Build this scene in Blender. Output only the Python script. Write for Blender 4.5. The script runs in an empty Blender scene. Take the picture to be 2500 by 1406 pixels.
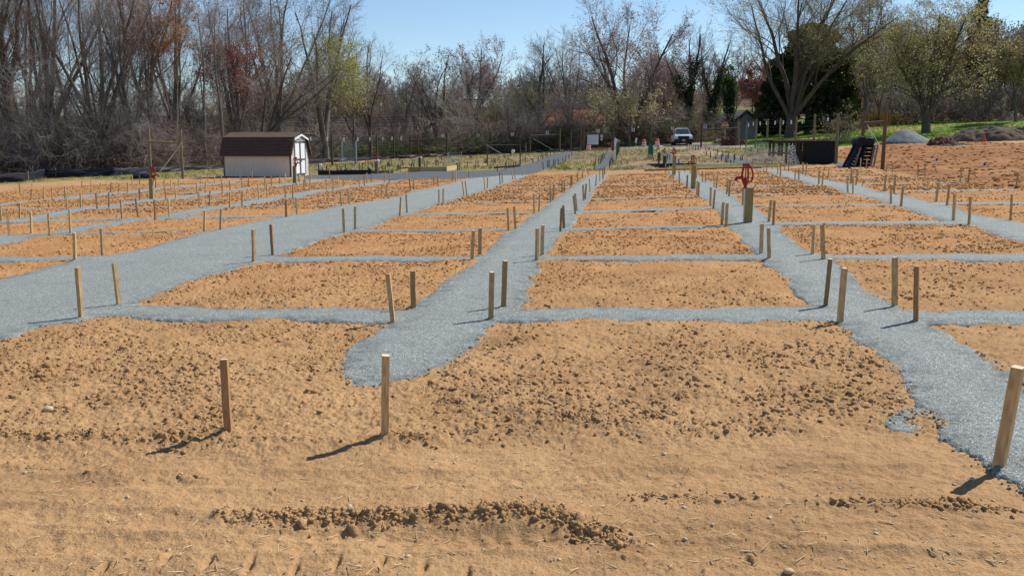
import bpy, bmesh, math, random
import numpy as np
from mathutils import Vector, Matrix
S = bpy.context.scene
COL = S.collection
rng = np.random.default_rng(7)
random.seed(7)
# ------------------------------------------------------------------ camera, sky, sun
F, W, H = 2250.0, 2500.0, 1406.0
CAMH = 1.55
PITCH = math.atan((703 - 357.1) / F)
cd = bpy.data.cameras.new('camera'); cam = bpy.data.objects.new('camera', cd); COL.objects.link(cam)
cam.location = (0, 0, CAMH); cam.rotation_euler = (math.pi / 2 - PITCH, 0, 0)
cd.sensor_width = 36; cd.lens = 36 * F / W; cd.clip_start = .05; cd.clip_end = 3000
S.camera = cam
SUN_AZ, SUN_EL = math.radians(54.5), math.radians(47.5)
wd = bpy.data.worlds.new('World'); S.world = wd; wd.use_nodes = True
nt = wd.node_tree; bg = nt.nodes['Background']
sky = nt.nodes.new('ShaderNodeTexSky'); sky.sky_type = 'NISHITA'; sky.sun_disc = False
sky.sun_elevation = SUN_EL; sky.sun_rotation = SUN_AZ
sky.air_density = 0.95; sky.dust_density = 0.0; sky.ozone_density = 3.6; sky.altitude = 50
nt.links.new(sky.outputs[0], bg.inputs[0]); bg.inputs[1].default_value = 0.1
sl = bpy.data.lights.new('sun', 'SUN'); so = bpy.data.objects.new('sun', sl); COL.objects.link(so)
sl.energy = 4.8; sl.angle = math.radians(.53); sl.color = (1, .95, .87)
sd = Vector((math.sin(SUN_AZ) * math.cos(SUN_EL), math.cos(SUN_AZ) * math.cos(SUN_EL), math.sin(SUN_EL)))
so.rotation_euler = sd.to_track_quat('Z', 'Y').to_euler()
S.view_settings.view_transform = 'Standard'; S.view_settings.look = 'None'
S.view_settings.exposure = 0.35; S.view_settings.gamma = 1
S.cycles.max_bounces = 5; S.cycles.diffuse_bounces = 2; S.cycles.glossy_bounces = 2
S.cycles.transparent_max_bounces = 6
# ------------------------------------------------------------------ pixels -> world
CP, SP = math.cos(PITCH), math.sin(PITCH)
def ray(px, py):
    u = px - 1250.0; v = py - 703.0
    dy = F * CP - v * SP; dz = -F * SP - v * CP
    return u / dy, dz / dy                      # per metre of Y
def P(px, py, d):
    a, b = ray(px, py)
    return Vector((a * d, d, CAMH + b * d))
CTRL = [(0,446,55),(0,432,68),(250,418,71),(500,404,76),(200,433,60),(400,421,63),(530,411.5,66),(811,406.8,74),(870,402,80),(962,389.7,98),(1000,384.5,104),
(1195,378,105),(1293,375,101),(1366,371.8,103),(1423,369,101),(1496,369,100),(1711,360,97),(1800,352,94),(1668,355,98),
(1842,362.4,83),(1868,367.5,76),(1900,366.4,75),(1941,376,68),(1984,385,60),(2040,394,50),(2155,402,42),(2480,461.7,24.5),
(2300,445,32),(2330,440,33),(2402,352,72),(2210,342,76),(2258,322,92),(2500,345,74),(2500,400,46),(2300,400,48),(2500,295,120),(2300,303,115),(1925,325,110),(1800,343,104),
(1740,348,112),(1600,350,115),(1450,355,115),(1300,365,115),(1100,372,120),(900,380,115),(600,395,98),(300,403,92),(0,417,92),
(300,400,130),(700,385,135),(1100,365,150),(1500,348,150),(1900,318,150),(2300,292,150),(2600,285,150),(-400,420,110),(2900,290,130)]
PTS = []
for x, y, d in CTRL:
    p = P(x, y, d); PTS.append((p.x, p.y, p.z - .0256 * p.x))
for yy in (0, 8, 16, 24, 32, 38):
    for xx in (-1.1, -.7, -.35, 0, .35, .6): PTS.append((xx * (yy + 6), yy, 0))
for yy in (44, 52, 60):
    for xx in (-.5, -.3, -.1, .1): PTS.append((xx * yy, yy, 0))
PTS = np.array(PTS)
def sm(a, b, x):
    t = np.clip((x - a) / (b - a), 0, 1); return t * t * (3 - 2 * t)
def terr_exact(x, y):
    x = np.asarray(x, float); y = np.asarray(y, float); sh = x.shape
    x = x.ravel(); y = y.ravel()
    xc = np.clip(x, -75, 85); yc = np.clip(y, -5, 150)
    out = np.zeros(len(x))
    for i in range(0, len(x), 50000):
        dx = xc[i:i+50000, None] - PTS[None, :, 0]; dy = yc[i:i+50000, None] - PTS[None, :, 1]
        e = -(dx * dx + dy * dy) / (2 * 7.5 ** 2); e -= e.max(1, keepdims=True); w = np.exp(e)
        out[i:i+50000] = (w * PTS[:, 2]).sum(1) / w.sum(1)
    z = out + .0256 * xc + sm(160, 270, y) * 11.5
    return z.reshape(sh)
GX = np.arange(-320, 321, 2.0); GY = np.arange(-20, 422, 2.0)
GZ = terr_exact(*np.meshgrid(GX, GY))
def terr(x, y):
    fx = np.clip((np.asarray(x, float) + 320) / 2, 0, len(GX) - 1.001); fy = np.clip((np.asarray(y, float) + 20) / 2, 0, len(GY) - 1.001)
    i = fx.astype(int); j = fy.astype(int); u = fx - i; v = fy - j
    return (GZ[j, i] * (1-u) + GZ[j, i+1] * u) * (1-v) + (GZ[j+1, i] * (1-u) + GZ[j+1, i+1] * u) * v
def G(px, py, dmin=2.0, dmax=260.0):
    a, b = ray(px, py)
    d = np.exp(np.linspace(math.log(dmin), math.log(dmax), 3000))
    z = CAMH + b * d; t = terr(a * d, d)
    k = np.argmax(z < t)
    if z[k] >= t[k]: k = len(d) - 1
    if k > 0:
        f0, f1 = z[k-1] - t[k-1], z[k] - t[k]; q = f0 / (f0 - f1 + 1e-12); dd = d[k-1] + (d[k] - d[k-1]) * q
    else: dd = d[0]
    return Vector((a * dd, dd, float(terr(a * dd, dd))))
def hgt(base, px, py):      # metres above the base of a point seen at py, same distance
    a, b = ray(px, py); return CAMH + b * base.y - base.z
# ------------------------------------------------------------------ noise
def hsh(i, j, s):
    i = i.astype(np.int64); j = j.astype(np.int64)
    n = (i * 374761393 + j * 668265263 + s * 1274126177) & 0xffffffff
    n = ((n ^ (n >> 13)) * 1274126177) & 0xffffffff
    n = ((n ^ (n >> 16)) * 2246822519) & 0xffffffff
    return ((n ^ (n >> 15)) & 0xffffff) / 16777215.0
def vn(x, y, s=0):
    i = np.floor(x); j = np.floor(y); u = x - i; v = y - j
    u = u * u * (3 - 2 * u); v = v * v * (3 - 2 * v)
    return (hsh(i, j, s) * (1-u) + hsh(i+1, j, s) * u) * (1-v) + (hsh(i, j+1, s) * (1-u) + hsh(i+1, j+1, s) * u) * v
def fbm(x, y, o=4, s=0, g=.5):
    t = 0; a = 1; n = 0
    for k in range(o):
        t = t + a * (vn(x, y, s + k * 17) - .5); n += a; a *= g; x = x * 2.03 + 3.1; y = y * 2.03 + 1.7
    return t / n * 2
def clods(x, y, cell, prob, r0, r1, s):     # height of scattered lumps
    i = np.floor(x / cell); j = np.floor(y / cell); out = np.zeros_like(x)
    for a in (-1, 0, 1):
        for b in (-1, 0, 1):
            I = i + a; J = j + b
            cx = (I + hsh(I, J, s)) * cell; cy = (J + hsh(I, J, s + 1)) * cell
            r = r0 + (r1 - r0) * hsh(I, J, s + 2) ** 2
            on = hsh(I, J, s + 3) < prob
            dx = x - cx; dy = y - cy; th = hsh(I, J, s + 5) * 6.28
            ex = dx * np.cos(th) + dy * np.sin(th); ey = (-dx * np.sin(th) + dy * np.cos(th)) * 1.5
            q = 1 - (ex * ex + ey * ey) / (r * r)
            out = np.maximum(out, np.where(on & (q > 0), np.sqrt(np.maximum(q, 0)) * r * .75, 0))
    return out
# ------------------------------------------------------------------ materials
MATS = {}
def newmat(name):
    m = bpy.data.materials.new(name); m.use_nodes = True; MATS[name] = m
    b = m.node_tree.nodes['Principled BSDF']; b.inputs['Specular IOR Level'].default_value = .25
    return m, m.node_tree, b
def nd(t, k, **kw):
    n = t.nodes.new(k)
    for a, v in kw.items():
        if a.startswith('i_'):
            n.inputs[a[2:].replace('_', ' ')].default_value = v
        else: setattr(n, a, v)
    return n
def mat(name, c, rough=.8, var=.15, scale=8, bump=.0, stretch=(1, 1, 1), metal=0, spec=None, objvar=0.0, bscale=None):
    if name in MATS: return MATS[name]
    m, t, b = newmat(name); L = t.links.new
    tc = nd(t, 'ShaderNodeTexCoord'); mp = nd(t, 'ShaderNodeMapping'); mp.inputs['Scale'].default_value = stretch
    L(tc.outputs['Object'], mp.inputs[0])
    n = nd(t, 'ShaderNodeTexNoise'); n.inputs['Scale'].default_value = scale; n.inputs['Detail'].default_value = 6
    L(mp.outputs[0], n.inputs['Vector'])
    mr = nd(t, 'ShaderNodeMapRange'); mr.inputs[1].default_value = .25; mr.inputs[2].default_value = .75
    mr.inputs[3].default_value = 1 - var; mr.inputs[4].default_value = 1 + var
    L(n.outputs[0], mr.inputs[0])
    last = mr.outputs[0]
    if objvar:
        oi = nd(t, 'ShaderNodeObjectInfo'); m2 = nd(t, 'ShaderNodeMapRange'); m2.inputs[3].default_value = 1 - objvar; m2.inputs[4].default_value = 1 + objvar
        L(oi.outputs['Random'], m2.inputs[0]); mu = nd(t, 'ShaderNodeMath', operation='MULTIPLY'); L(last, mu.inputs[0]); L(m2.outputs[0], mu.inputs[1]); last = mu.outputs[0]
    mx = nd(t, 'ShaderNodeVectorMath', operation='SCALE'); mx.inputs[0].default_value = c[:3]; L(last, mx.inputs['Scale'])
    L(mx.outputs[0], b.inputs['Base Color'])
    b.inputs['Roughness'].default_value = rough; b.inputs['Metallic'].default_value = metal
    if spec is not None: b.inputs['Specular IOR Level'].default_value = spec
    if bump:
        bp = nd(t, 'ShaderNodeBump'); bp.inputs['Strength'].default_value = bump; bp.inputs['Distance'].default_value = .02
        n2 = nd(t, 'ShaderNodeTexNoise'); n2.inputs['Scale'].default_value = bscale or scale * 3; n2.inputs['Detail'].default_value = 5; L(mp.outputs[0], n2.inputs['Vector'])
        L(n2.outputs[0], bp.inputs['Height']); L(bp.outputs[0], b.inputs['Normal'])
    return m
# ------------------------------------------------------------------ mesh helpers
def tag(o, label=None, cat=None, group=None, kind=None):
    if label: o['label'] = label
    if cat: o['category'] = cat
    if group: o['group'] = group
    if kind: o['kind'] = kind
    return o
def npmesh(name, V, faces=None, quads=None, mats=(), smooth=False, tris=None, midx=None):
    me = bpy.data.meshes.new(name)
    V = np.asarray(V, np.float32).reshape(-1, 3)
    me.vertices.add(len(V)); me.vertices.foreach_set('co', V.ravel())
    ls = []; st = []; k = 0
    if quads is not None and len(quads):
        q = np.asarray(quads, np.int32).reshape(-1, 4); ls.append(q.ravel()); st.append(np.arange(len(q)) * 4); k = len(q) * 4
    if tris is not None and len(tris):
        q = np.asarray(tris, np.int32).reshape(-1, 3); ls.append(q.ravel()); st.append(np.arange(len(q)) * 3 + k)
    ls = np.concatenate(ls).astype(np.int32); st = np.concatenate(st).astype(np.int32)
    me.loops.add(len(ls)); me.loops.foreach_set('vertex_index', ls)
    me.polygons.add(len(st)); me.polygons.foreach_set('loop_start', st)
    if midx is not None: me.polygons.foreach_set('material_index', np.asarray(midx, np.int32))
    if smooth: me.polygons.foreach_set('use_smooth', np.ones(len(st), bool))
    me.update(calc_edges=True)
    for m in mats: me.materials.append(m)
    return me
def link(name, me, parent=None, loc=None):
    o = bpy.data.objects.new(name, me); COL.objects.link(o)
    if parent: o.parent = parent
    if loc is not None: o.location = loc
    return o
def empty(name, loc=(0, 0, 0), rz=0, **kw):
    o = bpy.data.objects.new(name, None); COL.objects.link(o); o.location = loc; o.rotation_euler = (0, 0, rz)
    o.empty_display_size = .1
    tag(o, **kw); return o
class MB:
    def __init__(s): s.v = []; s.f = []; s.m = []; s.mi = 0
    def add(s, vs, fs):
        k = len(s.v); s.v += [tuple(v) for v in vs]; s.f += [tuple(i + k for i in f) for f in fs]; s.m += [s.mi] * len(fs); return s
    def box(s, c, d, rot=None, taper=1.0):
        hx, hy, hz = d[0] / 2, d[1] / 2, d[2] / 2
        vs = [Vector((x * hx * (taper if z > 0 else 1), y * hy * (taper if z > 0 else 1), z * hz)) for z in (-1, 1) for x, y in ((-1, -1), (1, -1), (1, 1), (-1, 1))]
        if rot is not None: vs = [rot @ v for v in vs]
        c = Vector(c); vs = [v + c for v in vs]
        return s.add(vs, [(3, 2, 1, 0), (4, 5, 6, 7), (0, 1, 5, 4), (1, 2, 6, 5), (2, 3, 7, 6), (3, 0, 4, 7)])
    def tube(s, pts, r, n=8, cap=True, flat=1.0):
        pts = [Vector(p) for p in pts]; rs = r if isinstance(r, (list, tuple)) else [r] * len(pts)
        rings = []; up = Vector((0, 0, 1)); prev = None
        for i, p in enumerate(pts):
            d = (pts[min(i + 1, len(pts) - 1)] - pts[max(i - 1, 0)])
            if d.length < 1e-9: d = Vector((0, 0, 1))
            d.normalize()
            a = prev - d * prev.dot(d) if prev is not None else (Vector((1, 0, 0)) if abs(d.z) > .9 else up.cross(d))
            if a.length < 1e-6: a = Vector((1, 0, 0))
            a.normalize(); prev = a; b = d.cross(a)
            rings.append([p + (a * math.cos(t) + b * math.sin(t) * flat) * rs[i] for t in [6.28318 * k / n for k in range(n)]])
        vs = [v for q in rings for v in q]; fs = []
        for i in range(len(pts) - 1):
            for k in range(n):
                a = i * n + k; b = i * n + (k + 1) % n; fs.append((a, b, b + n, a + n))
        if cap: fs.append(tuple(range(n - 1, -1, -1))); fs.append(tuple(len(vs) - n + k for k in range(n)))
        return s.add(vs, fs)
    def lathe(s, prof, n=16, c=(0, 0, 0)):
        c = Vector(c); return s.tube([c + Vector((0, 0, z)) for r, z in prof], [r for r, z in prof], n)
    def prism(s, poly, h, axis='y', off=0.0):     # poly in (x,z) extruded along y, or (x,y) along z
        n = len(poly)
        if axis == 'y': a = [(x, off, z) for x, z in poly] + [(x, off + h, z) for x, z in poly]
        elif axis == 'x': a = [(off, x, z) for x, z in poly] + [(off + h, x, z) for x, z in poly]
        else: a = [(x, y, off) for x, y in poly] + [(x, y, off + h) for x, y in poly]
        return s.add(a, [tuple(range(n))[::-1], tuple(range(n, 2 * n))] + [(i, (i + 1) % n, (i + 1) % n + n, i + n) for i in range(n)])
    def mesh(s, name, mats, bevel=0, smooth=False):
        me = bpy.data.meshes.new(name); me.from_pydata(s.v, [], s.f)
        for m in (mats if isinstance(mats, (list, tuple)) else [mats]): me.materials.append(m)
        me.polygons.foreach_set('material_index', s.m)
        bm = bmesh.new(); bm.from_mesh(me)
        if bevel: bmesh.ops.bevel(bm, geom=bm.edges[:], offset=bevel, segments=2 if bevel > .02 else 1, affect='EDGES', clamp_overlap=True)
        bmesh.ops.recalc_face_normals(bm, faces=bm.faces[:]); bm.to_mesh(me); bm.free()
        if smooth:
            me.polygons.foreach_set('use_smooth', [True] * len(me.polygons)); me.set_sharp_from_angle(angle=math.radians(38))
        return me
    def obj(s, name, mats, parent=None, loc=None, bevel=0, smooth=False):
        return link(name, s.mesh(name, mats, bevel, smooth), parent, loc)
def copy_tree(o, parent=None):
    c = o.copy(); COL.objects.link(c)
    if parent: c.parent = parent
    for ch in list(o.children): copy_tree(ch, c)
    return c
ORD = 'first second third fourth fifth sixth seventh eighth ninth tenth eleventh twelfth thirteenth fourteenth fifteenth sixteenth seventeenth eighteenth nineteenth twentieth'.split()
STK={'a1':(491,4740,469,4469),'a2':(787,4597,782,4474),'a3':(750,4889,765,4605),'a4':(1077,4871,1081,4562),'a5':(1280,4903,1262,4573),'a6':(1586,4861,1582,4545),'a7':(1650,5102,1619,4711),'a8':(1977,5074,1963,4693),'a9':(2003,4597,1996,4403),'a10':(2230,4595,2222,4377),'a11':(2373,5114,2333,4728),'a12':(2450,4728,2461,4452),'a13':(2657,5067,2653,4690),'a14':(2706,4708,2717,4448),'a15':(2888,4733,2888,4498),'a16':(3118,4718,3118,4448),'a17':(2984,5358,2952,4871),'a18':(484,5351,479,4960),'a19':(36,5408,7,4996),'a20':(228,5764,178,5209),'a21':(768,5700,758,5174),'a22':(1209,5738,1166,5209),'a23':(1728,5693,1703,5110),'b1':(3220,4526,3228,4294),'b2':(3405,4505,3405,4280),'b4':(3413,4882,3395,4605),'b5':(3669,4853,3654,4533),'b6':(3804,4590,3807,4337),'b7':(4003,4569,4007,4327),'b8':(4166,4595,4178,4349),'b9':(4230,4391,4230,4232),'b10':(4361,4576,4358,4341),'b11':(4048,4893,4021,4572),'b12':(4302,4861,4270,4519),'b13':(4906,4486,4916,4292),'b14':(5084,4477,5067,4253),'b15':(5245,4494,5233,4260),'b16':(5404,4479,5400,4239),'b17':(4814,4733,4799,4448),'b18':(5010,4707,5020,4413),'b19':(5430,4730,5415,4448),'b20':(5620,4669,5600,4417),'b21':(5863,4405,5862,4216),'b22':(6158,4398,6147,4182),'b23':(5916,4595,5899,4334),'b24':(6084,4576,6058,4316),'b25':(3363,5302,3306,4856),'b26':(3794,5366,3775,4872),'b27':(4145,5302,4107,4844),'b28':(4863,5074,4839,4690),'b29':(5119,5038,5129,4640),'b30':(5615,5077,5617,4690),'b31':(5902,5046,5909,4651),'b32':(4984,5643,4994,5134),'b33':(5378,5622,5390,5092),'c3':(6462,4583,6459,4317),'c4':(6626,4572,6622,4317),'c5':(6832,4477,6822,4246),'c6':(6970,4462,6963,4238),'c7':(7309,4474,7287,4246),'c8':(7448,4474,7434,4275),'c9':(7589,4398,7576,4189),'c10':(8044,4373,8044,4156),'c11':(6324,4871,6296,4502),'c12':(6526,4842,6522,4484),'c13':(6964,4853,6967,4508),'c14':(7149,4842,7149,4491),'c15':(7427,4676,7415,4387),'c16':(7560,4671,7560,4377),'c17':(7974,4673,7974,4370),'c18':(8129,4654,8131,4346),'c19':(8266,4576,8245,4303),'c20':(8383,4562,8385,4296),'c21':(8771,4569,8764,4277),'c22':(8898,4548,8881,4275),'c23':(8945,4462,8954,4225),'c24':(9054,4462,9061,4245),'c25':(6986,5316,6974,4868),'c26':(7252,5230,7230,4832),'c27':(8340,5034,8307,4669),'c28':(8525,4996,8521,4643),'c29':(8400,5686,8373,5095),'c30':(8664,5607,8664,5038),'d2':(9401,4463,9403,4212),'d3':(9512,4461,9516,4159),'d4':(9925,4361,9903,4159),'d5':(11046,4429,11055,4202),'d6':(11127,4429,11134,4190),'d7':(11432,4343,11450,4159),'d8':(10017,4664,9996,4364),'d9':(10114,4643,10100,4350),'d10':(10589,4543,10586,4297),'d11':(10683,4527,10688,4276),'d12':(9309,4823,9320,4493),'d13':(9431,4809,9448,4478),'d14':(9761,5279,9789,4809),'d15':(9935,5212,9913,4759),'d16':(10717,4994,10711,4634),'d17':(10821,4977,10825,4603),'d18':(11329,4795,11283,4432),'d19':(11401,4785,11358,4422),'d20':(11841,4648,11817,4344),'d21':(11895,4613,11906,4330),'e3':(12208,4514,12191,4211),'e4':(12262,4488,12258,4229),'e5':(12521,4400,12500,4180),'e6':(12578,4386,12565,4158),'e7':(12767,4303,12782,4107),'e8':(13048,5221,13042,4744),'e9':(13158,5182,13187,4726),'e10':(13443,4936,13432,4552),'e11':(13497,4894,13525,4502),'e12':(13730,4713,13725,4403),'e13':(13780,4709,13777,4391),'e14':(13934,4588,13929,4303),'e15':(13965,4545,13965,4286),'e16':(14100,4457,14104,4197),'e17':(14222,4374,14228,4140),'e18':(14360,4289,14350,4111),'e19':(14048,5235,13998,4777),'e20':(14080,5157,14038,4723),'e21':(14251,4911,14230,4514),'e22':(14282,4872,14314,4484),'e23':(14410,4694,14389,4367),'e24':(14543,4549,14560,4261),'e25':(14645,4424,14645,4154),'e26':(14719,4374,14719,4130),'e27':(14763,4278,14759,4069),'f1':(16247,4221,16251,3983),'f2':(16336,4265,16336,4040),'f3':(16436,4389,16443,4118),'f4':(16585,4492,16585,4182),'f5':(16723,4211,16717,3990),'f6':(16848,4253,16858,4019),'f7':(16767,4626,16784,4275),'f8':(17001,4372,17008,4111),'f9':(17012,4773,17029,4413),'f10':(17048,4808,17066,4450),'f11':(17154,4460,17158,4172),'f12':(17222,4477,17235,4182),'f13':(17439,4578,17442,4236),'f14':(17486,4609,17514,4275),'f15':(17737,4754,17773,4396),'f16':(17794,4801,17827,4391),'f17':(17342,5036,17360,4571),'f18':(17410,5114,17457,4630),'g1':(18362,4133,18366,3926),'g2':(18639,4201,18658,3997),'g3':(18706,4207,18735,3962),'g4':(18863,4133,18870,3926),'g5':(18988,4268,18995,3976),'g6':(19055,4300,19055,3976),'g7':(19156,4178,19168,3959),'g8':(19251,4182,19262,3948),'g9':(19407,4396,19422,4111),'g10':(19503,4406,19510,4116),'g11':(19599,4258,19607,3986),'g12':(19668,4282,19702,3995),'g13':(19986,4502,20009,4158),'g14':(20066,4545,20107,4197),'g15':(20121,4185,20129,4057),'g16':(20204,4391,20250,4087),'g17':(20698,4709,20683,4346),'g18':(20823,4749,20826,4327),'g19':(20769,4492,20801,4144),'g20':(20894,4528,20944,4143),'h1':(21000,4125,21018,3862),'h2':(21142,4140,21175,3866),'h3':(21638,4214,21660,3973),'h4':(21780,4227,21802,3977),'h5':(22413,4319,22415,4001),'h6':(22581,4334,22581,4029),'h7':(23435,4450,23495,4075),'h8':(23630,4469,23680,4094),'h9':(24800,4617,24860,4195),'h10':(21595,4680,21627,4260),'h11':(21821,4709,21863,4260),'h12':(21749,4985,21747,4528),'h13':(21993,5046,22052,4550),'h14':(22849,4939,22921,4454),'h15':(23112,5024,23189,4495),'h16':(23273,5394,23315,4737),'h17':(23657,5495,23689,4815),'h18':(24675,5379,24712,4756),'n1':(11980,7830,12010,6640),'n2':(12290,7530,12330,6370),'n3':(9600,7910,9470,6680),'n4':(10090,7550,10070,6620),'n5':(1990,7780,1900,6530),'n6':(2910,7470,2780,6440),'n7':(6200,6420,6180,5600),'n8':(6660,6250,6610,5490),'n9':(11520,6385,11555,5630),'n10':(20150,7500,20270,6320),'n11':(20500,7910,20630,6550),'n12':(21840,7500,21840,6280),'n13':(22360,7880,22390,6510),'n14':(24380,11410,24800,8930),'n15':(5590,10760,5470,8770),'n16':(9390,10840,9410,8680),'n17':(11714,6260,11720,5565),'n18':(12428,5660,12400,5080),'n19':(12584,5610,12550,5040),'n20':(13677,5660,13710,5065),'n21':(13766,5585,13746,5020),'n22':(13106,6380,13120,5570),'n23':(13230,6256,13250,5496),'n24':(17620,5498,17654,4940),'n25':(17724,5532,17750,4960),'n26':(18138,5036,18140,4574),'n27':(18764,5425,18825,4874),'n28':(18880,5506,18917,4896),'n29':(18578,6213,18598,5468),'n30':(18777,6340,18760,5573),'n31':(19844,6227,19887,5482),'n32':(20106,6350,20072,5488),'n33':(1830,6370,1820,5680),'n34':(2510,6230,2480,5570),}
LINES={
'wide_left':('left edge of the widest path','n33 n34 b32 b33 c25 c26 c27 c28 d12 d13 d8 d9 d10 d11 d5 d6 d7'),
'wide_right':('right edge of the widest path','n5 n6 n7 n8 c29 c30 d14 d15 d16 d17 d18 d19 d20 d21 e3 e4 e5 e6 e7'),
'ctr_left':('left edge of the blunt ended centre path','n3 n4 n9 n17 n18 n19 e8 e9 e10 e11 e12 e13 e14 e15 e16 e17 e18'),
'ctr_right':('right edge of the blunt ended centre path','n1 n2 n22 n23 n20 n21 e19 e20 e21 e22 e23 e24 e25 e26 e27'),
'hyd_left':('left edge of the red hydrant path','n11 n10 n30 n29 n25 n24 f18 f17 f10 f9 f7 f4 f3 f2 f1'),
'hyd_right':('right edge of the red hydrant path','n13 n12 n32 n31 n28 n27 n26 f16 f15 f14 f13 f12 f11 f8 f6 f5'),
'right_left':('left edge of the rightmost path','h17 h16 h13 h12 g18 g17 g14 g13 g10 g9 g6 g5 g3 g2 g1'),
'right_right':('right edge of the rightmost path','h18 h15 h14 h11 h10 g20 g19 g16 g15 g12 g11 g8 g7 g4'),
'outer_right':('plot ends beside the red dirt','h9 h8 h7 h6 h5 h4 h3 h2 h1'),
'l1_left':('left edge of the first path left of the widest','a20 a21 a17 b25 b28 b29 c11 c12 c15 c16 c19 c20 c23 c24'),
'l1_right':('right edge of the first path left of the widest','a22 a23 b26 b27 b30 b31 c13 c14 c17 c18 c21 c22 d2 d3 d4'),
'l2_left':('left edge of the second path left of the widest','a19 a18 a7 a8 b4 b5 b17 b18 b23 b24 c5 c6 c9'),
'l2_right':('right edge of the second path left of the widest','a11 a13 b11 b12 b19 b20 c3 c4 c7 c8 c10'),
'l3_left':('left edge of the farthest left path','a3 a4 a12 a14 b6 b7 b13 b14 b21 b22'),
'l3_right':('right edge of the farthest left path','a5 a6 a15 a16 b8 b10 b15 b16'),
'outer_left':('plot ends nearest the black silt fence','a1 a2 a9 a10 b1 b2 b9'),
'front':('front edge of the nearest plots','n15 n16 n14'),
}
OLD=[(7790,4256,244), (7873,4193,156), (7975,4193,146), (8211,4105,125), (8237,4209,156), (8307,4209,146), (8352,4167,146), (8438,4172,156),
(8596,4063,104), (8648,4063,104), (8778,4157,172), (8848,4131,151), (8929,4032,109), (8989,4032,114), (8983,4146,104), (9097,4110,135),
(9293,3985,104), (9345,4224,187), (9407,4178,135), (9457,4074,114), (9488,4074,135), (9511,4079,114), (9553,4058,125), (9516,3944,83), (9568,3944,83),
(9688,4178,146), (9724,4141,140), (9748,4146,104), (9785,4146,114), (9792,4032,114), (9834,4053,146), (9766,3918,83), (10050,4136,146),
(10065,4038,146), (10102,4131,146), (10112,4027,146), (10304,3965,73), (10341,3944,114), (10367,4100,146), (10422,4110,177), (10554,4162,114),
(10549,3897,104), (10632,4032,125), (10663,4048,146), (10705,4043,135), (10746,3892,73), (10778,3892,83), (10840,4121,125), (10887,4162,156),
(11136,4136,156), (11171,4173,187), (11212,4162,177), (11464,3882,104), (11495,3882,104), (11516,3882,94), (11547,3882,104), (11412,4048,104),
(11610,4100,62), (11620,4027,114), (11672,4079,166), (11818,3996,114), (11849,4006,114), (11880,3996,114), (11994,3965,125), (12036,3975,104),
(12072,3975,94), (12098,3975,73), (12140,4194,166), (12327,4152,187), (12364,4142,177), (12161,3923,94), (12192,3902,94), (12307,3861,83),
(12334,3864,90), (12463,3830,78), (12396,3875,78), (12536,4110,157), (12581,4099,157), (13009,3981,112), (13138,3953,134), (13241,3892,129),
(13333,3841,123), (13365,3836,112), (13437,3813,101), (13527,3785,90), (13594,3735,56), (13264,4161,196), (13370,4093,185), (13404,4088,185),
(13508,4065,168), (13544,4054,157), (13628,4037,157), (13745,3976,134), (13813,3953,151), (13889,3897,129), (13953,3808,112), (14117,3757,90),
(14507,4133,174), (14548,4065,185), (14619,4021,162), (14658,3998,112), (14692,3953,146), (14720,3931,146), (14753,3875,134), (14798,3763,123),
(14837,3718,123), (14876,4116,179), (14904,4032,168), (14944,3993,134), (14972,3987,101), (14946,4021,213), (16065,4009,146), (16093,4009,112),
(16093,3897,168), (16301,3892,151), (16354,3909,129), (16497,4004,168), (16572,4009,134), (16256,3780,67), (16166,3763,101), (16771,3657,101),
(16832,3662,101), (16897,3673,101), (16928,3629,90), (16978,3707,168), (17053,3741,185), (17224,3685,112), (17314,3718,123), (17415,3763,134),
(17241,3819,134), (17348,3864,162), (17476,3903,168), (17521,3813,146), (17646,3846,165), (17609,3937,171), (17723,3954,148), (17746,3989,216),
(17785,3886,159), (17916,4017,239), (17942,3920,159), (18087,3926,125), (18121,3926,131), (18070,3647,102), (18195,3687,97), (18337,3721,125),
(18502,3772,148), (17842,4017,102)]
# ------------------------------------------------------------------ gravel paths traced on the ground
def wpoly(pts): return np.array([(G(x, y).x, G(x, y).y) for x, y in pts])
POLY = []
def path(pts, old=0): POLY.append((wpoly(pts), old))
def strip(a, b, old=0): path(list(a) + list(b)[::-1], old)
strip([(-500,800),(-120,715),(0,683),(130,650),(190,637),(300,618),(380,600),(460,577),(560,553),(650,537),(760,518),(830,503),(870,497),(960,484),(1010,468),(1060,458),(1110,445),(1143,437),(1175,426)],
      [(-500,1010),(-150,870),(0,828),(100,795),(195,783),(320,745),(400,715),(500,672),(600,650),(630,645),(700,618),(780,585),(838,570),(890,558),(950,535),(1000,522),(1040,508),(1080,497),(1130,482),(1150,475),(1184,466),(1225,452),(1260,440),(1290,428)])
strip([(880,945),(866,915),(850,882),(870,850),(920,815),(965,793),(1015,752),(1060,715),(1110,675),(1150,648),(1200,605),(1240,570),(1290,535),(1320,517),(1345,495),(1380,470),(1400,455),(1425,437),(1445,426)],
      [(905,948),(945,932),(1000,928),(1040,918),(1130,860),(1197,785),(1262,745),(1285,705),(1320,640),(1345,610),(1372,567),(1395,545),(1415,515),(1435,490),(1450,465),(1462,450),(1475,438),(1481,426)])
strip([(2620,1235),(2500,1170),(2450,1140),(2400,1110),(2330,1060),(2290,1030),(2255,985),(2200,900),(2140,850),(2060,795),(1990,745),(1940,700),(1880,650),(1870,635),(1820,590),(1790,560),(1762,520),(1740,500),(1710,478),(1690,462),(1665,445),(1645,432),(1628,420)],
      [(2900,1160),(2500,965),(2450,912),(2380,862),(2300,820),(2245,790),(2180,750),(2100,705),(2040,640),(2015,635),(1960,610),(1920,580),(1895,550),(1870,530),(1840,510),(1815,500),(1790,480),(1760,465),(1740,450),(1715,440),(1700,427),(1688,418)])
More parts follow.
